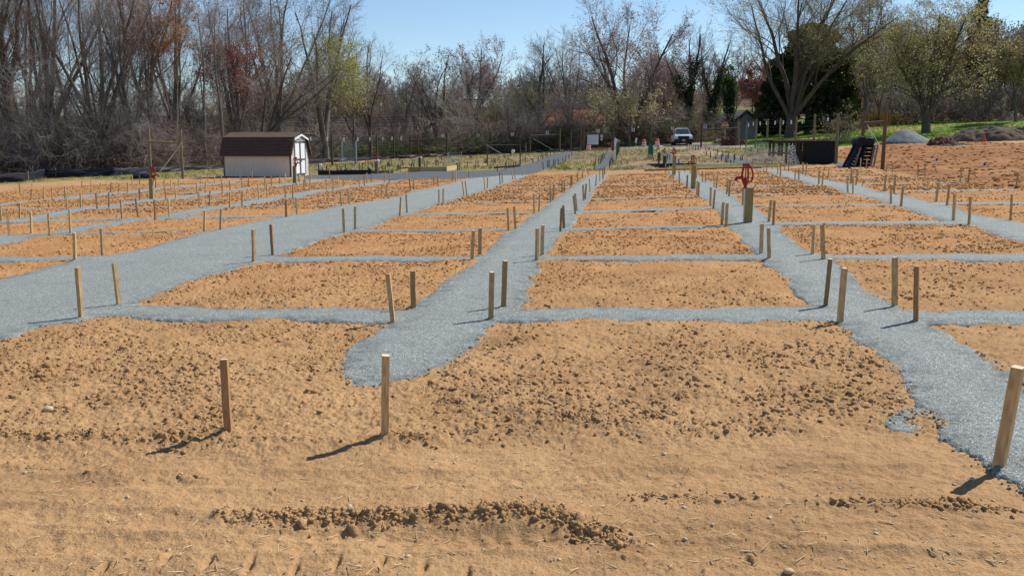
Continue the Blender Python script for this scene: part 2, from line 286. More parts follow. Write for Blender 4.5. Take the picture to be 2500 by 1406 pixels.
path([(2178,1034),(2200,1012),(2245,998),(2300,1015),(2330,1050),(2290,1030),(2250,1014),(2214,1024),(2212,1040),(2235,1046),(2195,1048)])
strip([(2900,700),(2524,597),(2468,584),(2422,567.5),(2376,552.7),(2326,540),(2283.5,534),(2246.5,519.4),(2209.5,509),(2172.5,497),(2144.7,488),(2089,475),(2068,472),(2026,456.6),(1986,452),(1950.7,440),(1903.8,431),(1879.6,421),(1841,413)],
      [(2900,630),(2500,545),(2468,538.8),(2394,528.6),(2320,506.5),(2274,495),(2246.5,488),(2187,475),(2143,469.5),(2100,453.8),(2050,446),(2007.6,439.6),(1986,434),(1957.8,428),(1929,419.7),(1898,414.7),(1872.5,412.0)])
strip([(-300,574),(0,574),(60,574),(110,568),(170,557),(230,548),(300,540),(380,530),(430,518),(500,508),(560,500),(620,488),(660,482),(720,472),(760,465),(820,460),(850,454),(900,447),(930,444)],
      [(-300,630),(0,600),(50,590),(90,577),(130,574),(172,570),(215,562),(270,552),(310,544),(360,538),(400,534),(450,527),(520,514),(560,508),(600,503),(640,498),(690,487),(730,483),(790,469),(830,463),(890,455),(930,450),(975,442),(990,438)])
strip([(-300,545),(0,537),(40,535),(90,525),(150,515),(210,505),(260,502),(300,495),(340,488),(400,482),(470,475),(520,468),(600,460),(650,453),(700,447),(760,441),(800,437)],
      [(-300,560),(0,545),(60,545),(130,532),(180,520),(240,512),(330,497),(400,491),(430,487),(500,479),(560,470),(600,464),(660,458),(730,450),(790,442),(830,438)])
strip([(-200,512),(0,498),(60,492),(110,487),(160,482),(230,474),(280,470),(330,466),(380,460),(430,455),(500,449),(560,443),(590,440)],
      [(-200,520),(0,503),(60,496),(130,490),(160,488),(240,480),(290,475),(320,472),(380,464),(440,459),(500,453),(560,448),(600,443)])
# older, darker gravel
path([(745,424),(780,428),(870,427),(980,422),(1090,416),(1150,418),(1220,414),(1290,400),(1330,385),(1362,374),(1405,372),(1408,374),(1392,385),(1370,395),(1345,408),(1310,422),(1262,431),(1200,434),(1100,438),(1000,439),(900,440),(830,439),(748,437)], 1)
path([(1446,414),(1462,400),(1476,380),(1484,370.5),(1500,370.5),(1501,385),(1486,400),(1476,413)], 1)
path([(1640,403),(1622,388),(1613,375),(1630,373),(1650,386),(1668,400),(1700,403),(1690,408),(1660,409)], 1)
path([(1675,366),(1705,363),(1752,373),(1800,384),(1850,396),(1880,408),(1830,405),(1785,395),(1735,381)], 1)
path([(2030,395),(2060,394),(2075,404),(2045,408)], 1)
PAIRS = '''n5 n6 n4 n3;n7 n8 n17 n9;c29 c30 n19 n18;d14 d15 e9 e8;d16 d17 e11 e10;d18 d19 e13 e12;d20 d21 e15 e14;e3 e4 - e16
n1 n2 n10 n11;n22 n23 n29 n30;n20 n21 n24 n25;e19 e20 f17 f18;e21 e22 f9 f10;e24 - f4 -;e25 - f3 -;e27 - f1 f2
n32 n31 (2560,617) (2560,640);n28 n27 h16 h17;- n26 h12 h13;f16 f15 g17 g18;f14 f13 g13 g14;f12 f11 g9 g10;- f8 g5 g6;- f6 g2 g3
h15 h14 (2560,492) (2560,500);h11 h10 (2490,461) (2500,466);g20 g19 h7 h8;- g16 h5 h6;g12 g11 h3 h4;g8 g7 h1 h2
b32 b33 a23 a22;c25 c26 b27 b26;c27 c28 b31 b30;d12 d13 c14 c13;d8 d9 c18 c17;d10 d11 c22 c21;d5 d6 d3 d2
b28 b29 a13 a11;c11 c12 b12 b11;c15 c16 b20 b19;c19 c20 c4 c3;c23 c24 c8 c7
b4 b5 a6 a5;b17 b18 a16 a15;b23 b24 b10 b8;c5 c6 b16 b15;a12 a14 (70,470) (60,476);b6 b7 a10 a9;b13 b14 b2 b1'''
def gp(t):
    if t.startswith('('): x, y = eval(t); return (x, y)
    return (STK[t][0] / 10, STK[t][1] / 10)
def widen(q):      # a missing partner: make one .6 m away
    return q
CROSS = []
for row in PAIRS.replace('\n', ';').split(';'):
    a, b, c, d = row.split()
    def pr(a, b):
        if a == '-': p = G(*gp(b)); return (p.x - .05, p.y - .3), (p.x + .05, p.y + .3)
        if b == '-': p = G(*gp(a)); return (p.x, p.y - .3), (p.x, p.y + .3)
        p = G(*gp(a)); q = G(*gp(b)); return ((p.x, p.y), (q.x, q.y)) if p.y < q.y else ((q.x, q.y), (p.x, p.y))
    (A0, A1), (B0, B1) = pr(a, b), pr(d, c)
    CROSS.append((A0, A1, B0, B1))
def gw(x, y): p = G(x, y); return (p.x, p.y)
CROSS.append((gw(2236, 788), gw(2184, 757), gw(2620, 797), gw(2620, 757)))
CROSS.append((gw(-150, 642), gw(-150, 628), gw(190, 638), gw(255, 625)))
CROSS.append((gw(55, 545), gw(70, 539), gw(298, 538), gw(336, 532)))
CROSS.append((gw(-60, 513), gw(-60, 508), gw(165, 511), gw(198, 508)))
for k, (A0, A1, B0, B1) in enumerate(CROSS):
    A0, A1, B0, B1 = map(np.array, (A0, A1, B0, B1))
    # wobbly quad strip, a little narrower than the stakes
    n = 14; lo = []; hi = []
    e = (B0 + B1 - A0 - A1) / 2; e /= np.linalg.norm(e)
    for i in range(n + 1):
        t = i / n; m0 = A0 * (1-t) + B0 * t; m1 = A1 * (1-t) + B1 * t; c = (m0 + m1) / 2; h = (m1 - m0) / 2
        L_ = np.linalg.norm(h); h = h / L_ * min(max(L_, .24), .42)
        w = .82 + .16 * math.sin(i * 1.9 + k) * random.random(); of = np.array((0, .05 * math.sin(i * .8 + k * 2.1)))
        sx = e * (.0 if 0 < i < n else (-.35 if i == 0 else .35))
        lo.append(c - h * w + of + sx); hi.append(c + h * w + of + sx)
    POLY.append((np.array(lo + hi[::-1]), 0))
def sdf(x, y, poly):
    n = len(poly); d2 = np.full(x.shape, 1e9); ins = np.zeros(x.shape, bool)
    for i in range(n):
        ax, ay = poly[i]; bx, by = poly[(i+1) % n]; ex, ey = bx - ax, by - ay
        t = np.clip(((x-ax) * ex + (y-ay) * ey) / (ex*ex + ey*ey + 1e-12), 0, 1)
        qx = x - ax - t * ex; qy = y - ay - t * ey; d2 = np.minimum(d2, qx*qx + qy*qy)
        c = ((ay > y) != (by > y)) & (x < (bx-ax) * (y-ay) / (by - ay + 1e-15) + ax); ins ^= c
    return np.where(ins, 1, -1) * np.sqrt(d2)
def gravel_sdf(x, y, old=None):
    out = np.full(x.shape, -3.0); oldm = np.zeros(x.shape)
    for poly, o in POLY:
        mn = poly.min(0) - 1.0; mx = poly.max(0) + 1.0
        m = (x > mn[0]) & (x < mx[0]) & (y > mn[1]) & (y < mx[1])
        if not m.any(): continue
        s = sdf(x[m], y[m], poly); cur = out[m]; om = oldm[m]
        om = np.where(s > cur, o, om); out[m] = np.maximum(cur, s); oldm[m] = om
    return out, oldm
# ------------------------------------------------------------------ fan grid of the ground
NC = 1500
ang = np.linspace(-math.radians(50), math.radians(50), NC)
# rows: evenly spread where they are seen near by, logarithmic further off
rr = [1.2]
while rr[-1] < 420:
    r = rr[-1]
    px = r * r / (CAMH * 920.0) * .62
    rr.append(r + min(max(px, .006), max(.05, r * .0085)) if r < 130 else r * 1.012)
rr = np.array(rr); NR = len(rr)
TA, RR = np.meshgrid(np.tan(ang), rr)
X = TA * RR; Y = RR.copy()
base = terr(X, Y)
sd_, oldm = gravel_sdf(X, Y)
edge = .05 * fbm(X * 3.5, Y * 3.5, 4, 3) + .04 * fbm(X * 18, Y * 18, 4, 9)
sdn = sd_ + edge
# field masks
def mask_poly(pts, soft):
    p = wpoly(pts); return sm(-soft, soft, sdf(X, Y, p) + soft * 1.4 * fbm(X * .6, Y * .6, 4, 31))
front = sm(-.25, .25, Y - (4.62 + .03 * X + .15 * fbm(X * .9, X * 0, 2, 5)))       # 0 in the driven strip nearest the camera
field = mask_poly([(-900,560),(0,470),(60,455),(220,453),(330,445),(560,436),(760,436),(1000,437),(1150,430),(1290,422),(1450,420),(1490,424),(1625,418),(1800,408),(2040,407),(2120,412),(2300,440),(2500,465),(2700,500),(3300,700),(3300,1400),(-900,1400)], .3)
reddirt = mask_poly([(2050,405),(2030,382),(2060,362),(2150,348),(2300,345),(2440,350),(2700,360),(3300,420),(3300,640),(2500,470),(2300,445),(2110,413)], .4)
lawn = mask_poly([(1740,352),(1850,357),(1960,362),(2080,357),(2160,344),(2280,339),(2500,335),(3000,338),(3000,200),(1700,240)], 1.2)
oldg = mask_poly([(-600,470),(0,452),(200,440),(330,441),(560,433),(760,434),(900,428),(1200,422),(1450,419),(1800,408),(2040,404),(2030,380),(1960,364),(1860,357),(1700,360),(1600,367),(1480,367),(1360,370),(1200,374),(1000,384),(870,397),(745,402),(530,413),(200,435),(-600,470)], .5)
wood = sm(-1, 1, Y - np.interp(X, [-60, -22, -12, 0, 12, 20, 40, 80], [62, 82, 104, 112, 112, 116, 128, 128]) + 2 * fbm(X * .2, Y * .2, 3, 8)) 
track = mask_poly([(1490,367),(1500,356),(1640,350),(1760,347),(1830,350),(1880,362),(1760,360),(1600,366)], .6)
# heights
patch = fbm(X * .55, Y * .55, 3, 41); patch2 = fbm(X * 1.7, Y * 1.7, 3, 51)
rough = field * front
dens = np.clip(.5 + patch2 * 1.2 + patch * .6, 0.02, 1)
soil = base + .03 * fbm(X * 1.3, Y * 1.3, 3, 2) * front + .020 * fbm(X * 5, Y * 5, 4, 12) + (.005 + .007 * field * front) * fbm(X * 30, Y * 30, 3, 22) + (.002 + .005 * field * front) * fbm(X * 75, Y * 75, 2, 23)
rg = rough * sm(.04, .25, -sd_)
dens = np.clip(.35 + .65 * dens, 0, 1); cl = clods(X, Y, .03, .6, .005, .012, 100) * dens + clods(X, Y, .07, .40, .007, .018, 110) * dens + clods(X, Y, .22, .16, .012, .032, 120) * np.clip(dens * 2 - .8, 0, 1) + sm(14, 26, Y) * clods(X, Y, .2, .3, .02, .05, 130)
lump = np.abs(fbm(X * 14, Y * 14, 4, 61)) 
soil += rg * (cl * .95 + lump * .030 * dens + .012 * fbm(X * 3.1, Y * 3.1, 3, 63))
soil += (1 - front) * (clods(X, Y, .11, .16, .005, .016, 140) + clods(X, Y, .035, .35, .003, .009, 145) + .004 * fbm(X * 2.2, Y * 5, 3, 71) + .004 * np.abs(fbm(X * 40, Y * 40, 3, 72)) - .02)
soil += field * sm(.05, .5, -sd_) * .02
# ploughed-up ridges across the foreground
RIDGE = [([(555,1262),(620,1272),(700,1268),(800,1266),(900,1270),(1000,1268),(1100,1264),(1160,1262),(1220,1258),(1290,1258),(1360,1272),(1400,1290),(1450,1310),(1540,1332)], .045, .085),
 ([(1530,1213),(1650,1218),(1800,1218),(1950,1225),(2100,1232),(2250,1234),(2380,1242),(2480,1243)], .022, .06),
 ([(20,1066),(100,1082),(200,1078),(300,1082),(340,1086)], .03, .07), ([(390,1075),(450,1080),(545,1065)], .025, .07),
 ([(950,1080),(1000,1083),(1050,1082)], .02, .05), ([(560,1090),(700,1093),(850,1090),(1050,1084)], .008, .05),
 ([(0,1138),(150,1148),(265,1160),(330,1175),(420,1162),(520,1170)], .014, .06), ([(1040,970),(1090,935),(1150,880)], .02, .06),
 ([(1180,980),(1300,1030),(1420,1040),(1560,1040)], .025, .12), ([(1080,990),(1130,1000)], .03, .05)]
near = Y < 8
def pline(x, y, pts):
    p = wpoly(pts); d = np.full(x.shape, 9.0)
    for i in range(len(p) - 1):
        ax, ay = p[i]; ex, ey = p[i+1] - p[i]
        t = np.clip(((x-ax) * ex + (y-ay) * ey) / (ex*ex+ey*ey), 0, 1); d = np.minimum(d, np.hypot(x-ax-t*ex, y-ay-t*ey))
    return d
xn, yn = X[near], Y[near]; add = np.zeros(xn.shape)
for pts, h, w in RIDGE:
    d = pline(xn, yn, pts) + .03 * fbm(xn * 9, yn * 9, 3, 77)
    m = np.exp(-(d / w) ** 2); add += h * .75 * m * (.5 + .8 * vn(xn * 11, yn * 11, 81)) + m * h * .5 * clods(xn, yn, .06, .8, .015, .035, 160) / .03
for (x0, y0, x1, y1) in ((-100,1330,2600,1300),(-100,1180,2600,1150),(-100,1240,2600,1395)):     # faint tyre tracks with a lug pattern
    a_, b_ = G(x0, y0), G(x1, y1); ex, ey = b_.x - a_.x, b_.y - a_.y; l_ = math.hypot(ex, ey); ex /= l_; ey /= l_
    u_ = (xn - a_.x) * ex + (yn - a_.y) * ey; v_ = -(xn - a_.x) * ey + (yn - a_.y) * ex + .03 * fbm(xn * .8, yn * .8, 2, 55)
    m = np.exp(-(v_ / .085) ** 4); add -= .010 * m; add += m * .003 * np.sin(u_ * 62 + np.sign(v_) * 1.5) * sm(-.3, .3, fbm(xn * 1.3, yn * 1.3, 2, 57)); add += .008 * np.exp(-((np.abs(v_) - .115) / .022) ** 2) * vn(xn * 9, yn * 9, 58)
# tyre lug prints near the bottom edge
for (px, py) in ((405,1362),(510,1368),(610,1376),(720,1378),(822,1372),(935,1366),(1035,1380),(1140,1396),(250,1380),(1830,1366)):
    p = G(px, py); q = ((xn - p.x) / .012) ** 2 + ((yn - p.y) / .045) ** 2; add -= .03 * np.exp(-q)
soil[near] += add
# ruts in the red dirt at the right
rut = fbm(X * .35 + Y * .02, Y * .8 - X * .35, 4, 91) * 1.8
soil += reddirt * (1 - field) * (.07 * rut + .05 * np.abs(fbm(X * 2.5, Y * 3, 3, 92)) + clods(X, Y, .35, .3, .03, .09, 170))
soil += (lawn + oldg * .7) * .05 * fbm(X * 2, Y * 2, 3, 95) + wood * .15 * fbm(X * .8, Y * .8, 3, 96)
soil += -.035 * sm(-.02, .08, sdn)
hv = fbm(X * .25, Y * .25, 3, 99)
grav = base + .006 + .010 * sm(-.05, .25, sdn) - .14 * clods(X, Y, .55, .5, .05, .10, 185) - .10 * clods(X, Y, .16, .4, .03, .05, 187) - .12 * sm(.03, .16, -sdn) + .008 * fbm(X * 1.2, Y * 1.2, 3, 14) + .0035 * fbm(X * 45, Y * 45, 2, 24)
grav += sm(0, .05, sdn) * (1 - sm(.10, .24, sdn)) * (clods(X, Y, .04, .4, .004, .012, 180) + .003) * sm(-.1, .4, fbm(X * .7, Y * .7, 3, 25))
for k_, (bx_, by_, _, _) in STK.items():      # disturbed soil round the near stakes
    q_ = G(bx_ / 10, by_ / 10)
    if q_.y < 14:
        w_ = (np.abs(X - q_.x) < .25) & (np.abs(Y - q_.y) < .25); r2_ = ((X[w_] - q_.x) ** 2 + (Y[w_] - q_.y) ** 2) / .05 ** 2; bump_ = np.exp(-r2_) * (.010 + .022 * vn(X[w_] * 40, Y[w_] * 40, 7)); soil[w_] += bump_; grav[w_] += bump_ * .8
idx = np.arange(NR * NC).reshape(NR, NC)
def gridfaces(sel=None):
    q = np.stack([idx[:-1, :-1], idx[:-1, 1:], idx[1:, 1:], idx[1:, :-1]], -1)
    return q.reshape(-1, 4) if sel is None else q[sel]
V = np.stack([X, Y, soil], -1).reshape(-1, 3)
me = npmesh('ground', V, quads=gridfaces(), smooth=True)
def setattr4(me, name, a):
    at = me.color_attributes.new(name, 'FLOAT_COLOR', 'POINT'); at.data.foreach_set('color', a.astype(np.float32).reshape(-1, 4).ravel())
grassm = np.clip(lawn * (1 - reddirt) * (.25 + .9 * sm(-.35, .25, fbm(X * .16, Y * .16, 4, 201)) ), 0, 1)
oldgrass = oldg * (1 - field) * np.clip(.4 + 1.3 * fbm(X * .22, Y * .22, 4, 202) + .4 * fbm(X * 1.5, Y * 1.5, 3, 203), 0, 1)
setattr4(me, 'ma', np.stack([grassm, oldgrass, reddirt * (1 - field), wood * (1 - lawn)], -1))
moist = np.clip(.5 + .75 * fbm(X * .9, Y * 1.4, 5, 204), 0, 1)
setattr4(me, 'mb', np.stack([oldg * (1 - field), sm(3, 16, Y) * field, track, moist], -1))
# ground material
m, t, b = newmat('ground_soil'); L = t.links.new
tc = nd(t, 'ShaderNodeTexCoord')
def noise(sc, det=5, vec=None, rough=.55):
    n = nd(t, 'ShaderNodeTexNoise'); n.inputs['Scale'].default_value = sc; n.inputs['Detail'].default_value = det; n.inputs['Roughness'].default_value = rough
    L(vec or tc.outputs['Object'], n.inputs['Vector']); return n.outputs[0]
def mixc(f, a, c):
    n = nd(t, 'ShaderNodeMix', data_type='RGBA'); 
    if hasattr(f, 'links'): L(f, n.inputs[0])
    else: n.inputs[0].default_value = f
    for k, v in ((6, a), (7, c)):
        if hasattr(v, 'links'): L(v, n.inputs[k])
        else: n.inputs[k].default_value = (*v, 1)
    return n.outputs[2]
def mr_(v, a, c, lo=0, hi=1):
    n = nd(t, 'ShaderNodeMapRange'); L(v, n.inputs[0]); n.inputs[1].default_value = a; n.inputs[2].default_value = c; n.inputs[3].default_value = lo; n.inputs[4].default_value = hi; return n.outputs[0]
def attr(name):
    a = nd(t, 'ShaderNodeVertexColor'); a.layer_name = name; s_ = nd(t, 'ShaderNodeSeparateColor'); L(a.outputs[0], s_.inputs[0]); return s_.outputs[0], s_.outputs[1], s_.outputs[2], a.outputs[1]
gA, oA, rA, wA = attr('ma'); ogA, fA, tA, mA = attr('mb')
n1 = noise(1.3, 6); n2 = noise(14, 6, rough=.7); n3 = noise(120, 3)
c = mixc(mr_(n1, .3, .7), (.462, .290, .145), (.355, .214, .102))
c = mixc(fA, c, mixc(mr_(n1, .3, .7), (.455, .248, .106), (.36, .178, .070)))
c = mixc(mr_(n2, .35, .7), c, mixc(.4, c, (.30, .17, .08)))
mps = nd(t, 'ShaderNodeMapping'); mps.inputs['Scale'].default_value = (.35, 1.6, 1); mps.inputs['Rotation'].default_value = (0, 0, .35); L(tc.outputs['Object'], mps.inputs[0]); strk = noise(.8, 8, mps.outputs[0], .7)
c = mixc(mr_(mA, .62, .95, 0, .5), c, mixc(.55, c, (.16, .085, .036)))
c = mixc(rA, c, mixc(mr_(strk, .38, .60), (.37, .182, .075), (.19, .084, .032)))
c = mixc(ogA, c, mixc(mr_(noise(.9, 6), .4, .62), (.20, .155, .10), (.30, .20, .11)))
c = mixc(oA, c, mixc(mr_(noise(2.3, 6), .35, .65), (.17, .175, .045), (.27, .235, .09)))
c = mixc(tA, c, (.34, .29, .22))
c = mixc(wA, c, mixc(mr_(noise(.5, 7), .35, .65), (.085, .066, .045), (.16, .12, .075)))
c = mixc(gA, c, mixc(mr_(noise(1.4, 6), .35, .65), (.075, .14, .018), (.17, .24, .035)))
vr = nd(t, 'ShaderNodeTexVoronoi'); vr.inputs['Scale'].default_value = 16; L(tc.outputs['Object'], vr.inputs['Vector'])
peb = mr_(vr.outputs['Distance'], .10, .06)
sepc = nd(t, 'ShaderNodeSeparateColor'); L(vr.outputs['Color'], sepc.inputs[0])
pm = nd(t, 'ShaderNodeMath', operation='MULTIPLY'); L(peb, pm.inputs[0]); L(mr_(sepc.outputs[0], .93, .94), pm.inputs[1])
c = mixc(pm.outputs[0], c, (.60, .50, .36))
sc_ = nd(t, 'ShaderNodeMix', data_type='RGBA', blend_type='MULTIPLY'); sc_.inputs[0].default_value = 1; L(c, sc_.inputs[6])
cmb = nd(t, 'ShaderNodeCombineColor'); g_ = mr_(n3, .3, .7, .8, 1.18)
for k in range(3): L(g_, cmb.inputs[k])
L(cmb.outputs[0], sc_.inputs[7]); L(sc_.outputs[2], b.inputs['Base Color'])
b.inputs['Roughness'].default_value = .95; b.inputs['Specular IOR Level'].default_value = .08
bp = nd(t, 'ShaderNodeBump'); bp.inputs['Strength'].default_value = .55; bp.inputs['Distance'].default_value = .010
ad = nd(t, 'ShaderNodeMath', operation='ADD'); L(noise(60, 5, rough=.75), ad.inputs[0]); rs_ = nd(t, 'ShaderNodeMath', operation='MULTIPLY'); L(rA, rs_.inputs[0]); rs_.inputs[1].default_value = 14; rm_ = nd(t, 'ShaderNodeMath', operation='MULTIPLY_ADD'); L(rs_.outputs[0], rm_.inputs[0]); L(strk, rm_.inputs[1]); L(n3, rm_.inputs[2]); L(rm_.outputs[0], ad.inputs[1]); L(ad.outputs[0], bp.inputs['Height']); L(bp.outputs[0], b.inputs['Normal'])
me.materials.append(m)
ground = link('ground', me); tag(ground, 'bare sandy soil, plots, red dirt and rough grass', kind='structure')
# gravel
sel = (sdn[:-1, :-1] > -.13) & (Y[:-1, :-1] < 130) & (sd_[:-1, :-1] > -1)
q = gridfaces(sel); u, inv = np.unique(q.ravel(), return_inverse=True)
VG = np.stack([X, Y, grav], -1).reshape(-1, 3)[u]
mg = npmesh('gravel_path', VG, quads=inv.reshape(-1, 4), smooth=True)
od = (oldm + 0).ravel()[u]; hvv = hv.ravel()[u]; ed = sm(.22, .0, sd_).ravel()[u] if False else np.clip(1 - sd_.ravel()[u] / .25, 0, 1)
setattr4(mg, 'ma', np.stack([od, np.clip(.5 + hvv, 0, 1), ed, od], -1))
m, t, b = newmat('gravel'); L = t.links.new
tc = nd(t, 'ShaderNodeTexCoord'); gA, hA, eA, _ = attr('ma')
vr = nd(t, 'ShaderNodeTexVoronoi'); vr.inputs['Scale'].default_value = 130; L(tc.outputs['Object'], vr.inputs['Vector'])
sepc = nd(t, 'ShaderNodeSeparateColor'); L(vr.outputs['Color'], sepc.inputs[0])
c = mixc(mr_(sepc.outputs[0], 0, 1), (.130, .148, .138), (.375, .402, .370))
c = mixc(mr_(sepc.outputs[1], .93, .95), c, (.68, .69, .66))
c = mixc(mr_(noise(1.1, 6), .3, .7), c, mixc(.3, c, (.17, .187, .184)))
c = mixc(mr_(noise(7, 5, rough=.7), .5, .75), c, mixc(.3, c, (.125, .135, .135)))
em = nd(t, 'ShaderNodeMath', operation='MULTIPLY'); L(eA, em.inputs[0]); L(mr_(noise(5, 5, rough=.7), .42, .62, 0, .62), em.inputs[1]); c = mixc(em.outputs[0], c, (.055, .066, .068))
c = mixc(gA, c, mixc(.88, c, (.072, .080, .086)))
L(c, b.inputs['Base Color']); b.inputs['Roughness'].default_value = .75; b.inputs['Specular IOR Level'].default_value = .2
bp = nd(t, 'ShaderNodeBump'); bp.inputs['Strength'].default_value = .9; bp.inputs['Distance'].default_value = .008; L(vr.outputs['Distance'], bp.inputs['Height']); bp.invert = True
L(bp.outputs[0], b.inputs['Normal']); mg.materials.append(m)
gravel = link('gravel_path', mg); tag(gravel, 'blue grey stone dust paths between the soil plots', kind='structure')
def surf(x, y):      # height of the soil mesh itself
    x = np.asarray(x, float); y = np.maximum(np.asarray(y, float), 1.3)
    fc = np.clip((np.arctan2(x, y) + math.radians(50)) / math.radians(100) * (NC - 1), 0, NC - 1.001); fr = np.clip(np.interp(y, rr, np.arange(NR)), 0, NR - 1.001)
    i = fc.astype(int); j = fr.astype(int); u = fc - i; v = fr - j
    return (soil[j, i] * (1-u) + soil[j, i+1] * u) * (1-v) + (soil[j+1, i] * (1-u) + soil[j+1, i+1] * u) * v
# skirts: what lies outside the fan, so that the ground reaches the horizon
def skirt():
    xs = np.concatenate([-np.geomspace(1200, 10, 26), np.linspace(-8, 8, 9), np.geomspace(10, 1200, 26)]); ys = np.concatenate([-np.geomspace(900, 4, 16), np.linspace(-2, 20, 12), np.geomspace(24, 1400, 44)])
    a, c_ = np.meshgrid(xs, ys); z = terr(np.clip(a, -318, 318), np.clip(c_, -18, 418)) - .22
    inside = (np.abs(a) < np.maximum(c_, 0) * 1.05) & (c_ < 400) & (c_ > 4); z = np.where(inside, z - .8, z)
    i = np.arange(a.size).reshape(a.shape); qq = np.stack([i[:-1, :-1], i[:-1, 1:], i[1:, 1:], i[1:, :-1]], -1).reshape(-1, 4)
    return npmesh('terrain', np.stack([a, c_, z], -1).reshape(-1, 3), quads=qq, smooth=True, mats=[mat('terrain_soil', (.17, .12, .07), .95, .3, .3)])
terrain = link('terrain', skirt()); tag(terrain, 'surrounding land beyond the field', kind='structure')
def gz(x, y):
    return float(terr(x, y))
# ------------------------------------------------------------------ loose clods, pebbles, straw
def blob(name, n, place, mats, kind_label, cat, sub=1, flatz=.8, lumpy=.25, setcol=0, lift=.0):
    bm = bmesh.new(); bmesh.ops.create_icosphere(bm, subdivisions=sub, radius=1); bv = np.array([v.co[:] for v in bm.verts]); bf = np.array([[v.index for v in f.verts] for f in bm.faces]); bm.free()
    xy, r = place(n); n = len(r)
    sc = 1 + lumpy * (rng.random((n, len(bv), 1)) - .5) * 2.6
    asp = 1 + .5 * (rng.random((n, 1, 3)) - .5)
    th = rng.random(n) * 6.283; c_, s_ = np.cos(th), np.sin(th)
    vv = bv[None] * sc * asp * r[:, None, None]; vv[..., 2] *= flatz
    x_ = vv[..., 0] * c_[:, None] - vv[..., 1] * s_[:, None]; y_ = vv[..., 0] * s_[:, None] + vv[..., 1] * c_[:, None]
    z0 = surf(xy[:, 0], xy[:, 1]) + r * lift
    vv = np.stack([x_ + xy[:, 0:1], y_ + xy[:, 1:2], vv[..., 2] + z0[:, None]], -1)
    f = (bf[None] + (np.arange(n) * len(bv))[:, None, None]).reshape(-1, 3)
    me_ = npmesh(name, vv.reshape(-1, 3), tris=f, mats=mats, smooth=False)
    if setcol:
        yy = vv[..., 1].ravel(); rd = vv[..., 0].ravel() * 0 + (1 if setcol == 2 else 0)
        setattr4(me_, 'ma', np.stack([yy * 0, yy * 0, rd, yy * 0], -1)); setattr4(me_, 'mb', np.stack([yy * 0, sm(3, 16, yy) * (1 - rd), yy * 0, yy * 0], -1))
    o = link(name, me_); tag(o, kind_label, cat, kind='stuff'); return o
def in_plots(n, ymin, ymax, rmin, rmax, pw=3, bias=1):
    xy = []; k = n * 5
    y_ = ymin * (ymax / ymin) ** rng.random(k); x_ = (rng.random(k) * 2 - 1) * y_ * .62
    s, _ = gravel_sdf(x_, y_); d_ = np.maximum(.5 + fbm(x_ * 1.7, y_ * 1.7, 3, 51) * 1.4 * bias + fbm(x_ * .55, y_ * .55, 3, 41) * .9 * bias, .07 if bias < 1 else 0)
    px_ = 1250 + x_ / y_ * 2230; py_ = 357 + 3487 / y_; sm_ = (px_ > 560) & (px_ < 1080 - (py_ - 900) * .3) & (py_ > 960 - (px_ - 560) * .2); d_ = np.where(sm_, d_ * .08, d_)
    fl = sdf(x_, y_, wpoly([(-900,560),(0,470),(330,445),(760,440),(1290,430),(1625,424),(2040,410),(2300,440),(2500,465),(3300,700),(3300,1400),(-900,1400)])) > 0
    ok = (s < -.1) & (rng.random(k) < d_) & (y_ > 4.62 + .03 * x_ + .9 * rng.random(k) ** 2.2) & fl
    xy = np.stack([x_, y_], -1)[ok][:n]; r = rmin + (rmax - rmin) * rng.random(len(xy)) ** pw
    return xy, r
def ridge_place(n):
    P_, Rr = [], []
    for pts, h, w in RIDGE:
        if h < .019: continue
        p = wpoly(pts); ln = np.hypot(*(p[1:] - p[:-1]).T); k = int(ln.sum() * (1300 if h > .04 else 500)); seg = rng.choice(len(ln), k, p=ln / ln.sum()); t_ = rng.random(k)[:, None]
        q_ = p[seg] * (1 - t_) + p[seg + 1] * t_; px_ = 1250 + q_[:, 0] / q_[:, 1] * 2200; big = 1 + 1.1 * np.exp(-((px_ - 1260) / 130) ** 2) * (h > .04) + .5 * np.exp(-((px_ - 780) / 90) ** 2) * (h > .04)
        q_ = q_ + rng.normal(0, w * (.30 + .35 * rng.random((k, 1))), (k, 2)); kp_ = vn(q_[:, 0] * 3.2, q_[:, 1] * 1.5, 88) + .35 * rng.random(k) > (.42 if h > .04 else .58); q_ = q_[kp_]; big = (big if np.ndim(big) else np.full(k, big))[kp_]; k = len(q_)
        P_.append(q_); Rr.append((.0022 + .0105 * rng.random(k) ** 3.0) * (.5 + .5 * big))
    return np.concatenate(P_), np.concatenate(Rr)
SOILM = mat('soil_clod', (.37, .205, .092), .95, .25, 25, .3, spec=.05)
def place_clods(n):
    a, r = in_plots(int(n * .26), 4.6, 12, .0022, .017, 4.2, .98); b_, r2 = in_plots(int(n * .006), 4.6, 12, .012, .030, 3, 1.6); e_, r4 = in_plots(int(n * .22), 12, 25, .004, .024, 3.2, .98)
    c_, r3 = in_plots(int(n * .27), 25, 50, .012, .048, 2.2, .45)
    P_ = [a, b_, c_, e_]; Rr = [r, r2, r3, r4]
    for pts, h, w in RIDGE:
        p = wpoly(pts); seg = rng.integers(0, len(p) - 1, 30); t_ = rng.random(len(seg))[:, None]
        q_ = p[seg] * (1 - t_) + p[seg + 1] * t_ + rng.normal(0, w * .55, (len(seg), 2)); P_.append(q_); Rr.append(.004 + .016 * rng.random(len(q_)) ** 2.5 * (2.4 if h > .04 else 1))
    return np.concatenate(P_), np.concatenate(Rr)
blob('soil_clods', 100000, place_clods, [MATS['ground_soil']], 'loose crumbly clods of sandy soil strewn over the plots', 'soil clods', sub=1, flatz=.9, lumpy=.5, setcol=1, lift=.02)
blob('ridge_clods', 0, ridge_place, [MATS['ground_soil']], 'crusty clods heaped in low ridges along the foreground tracks', 'soil clods', sub=1, flatz=1.0, lumpy=.5, setcol=1, lift=.12)
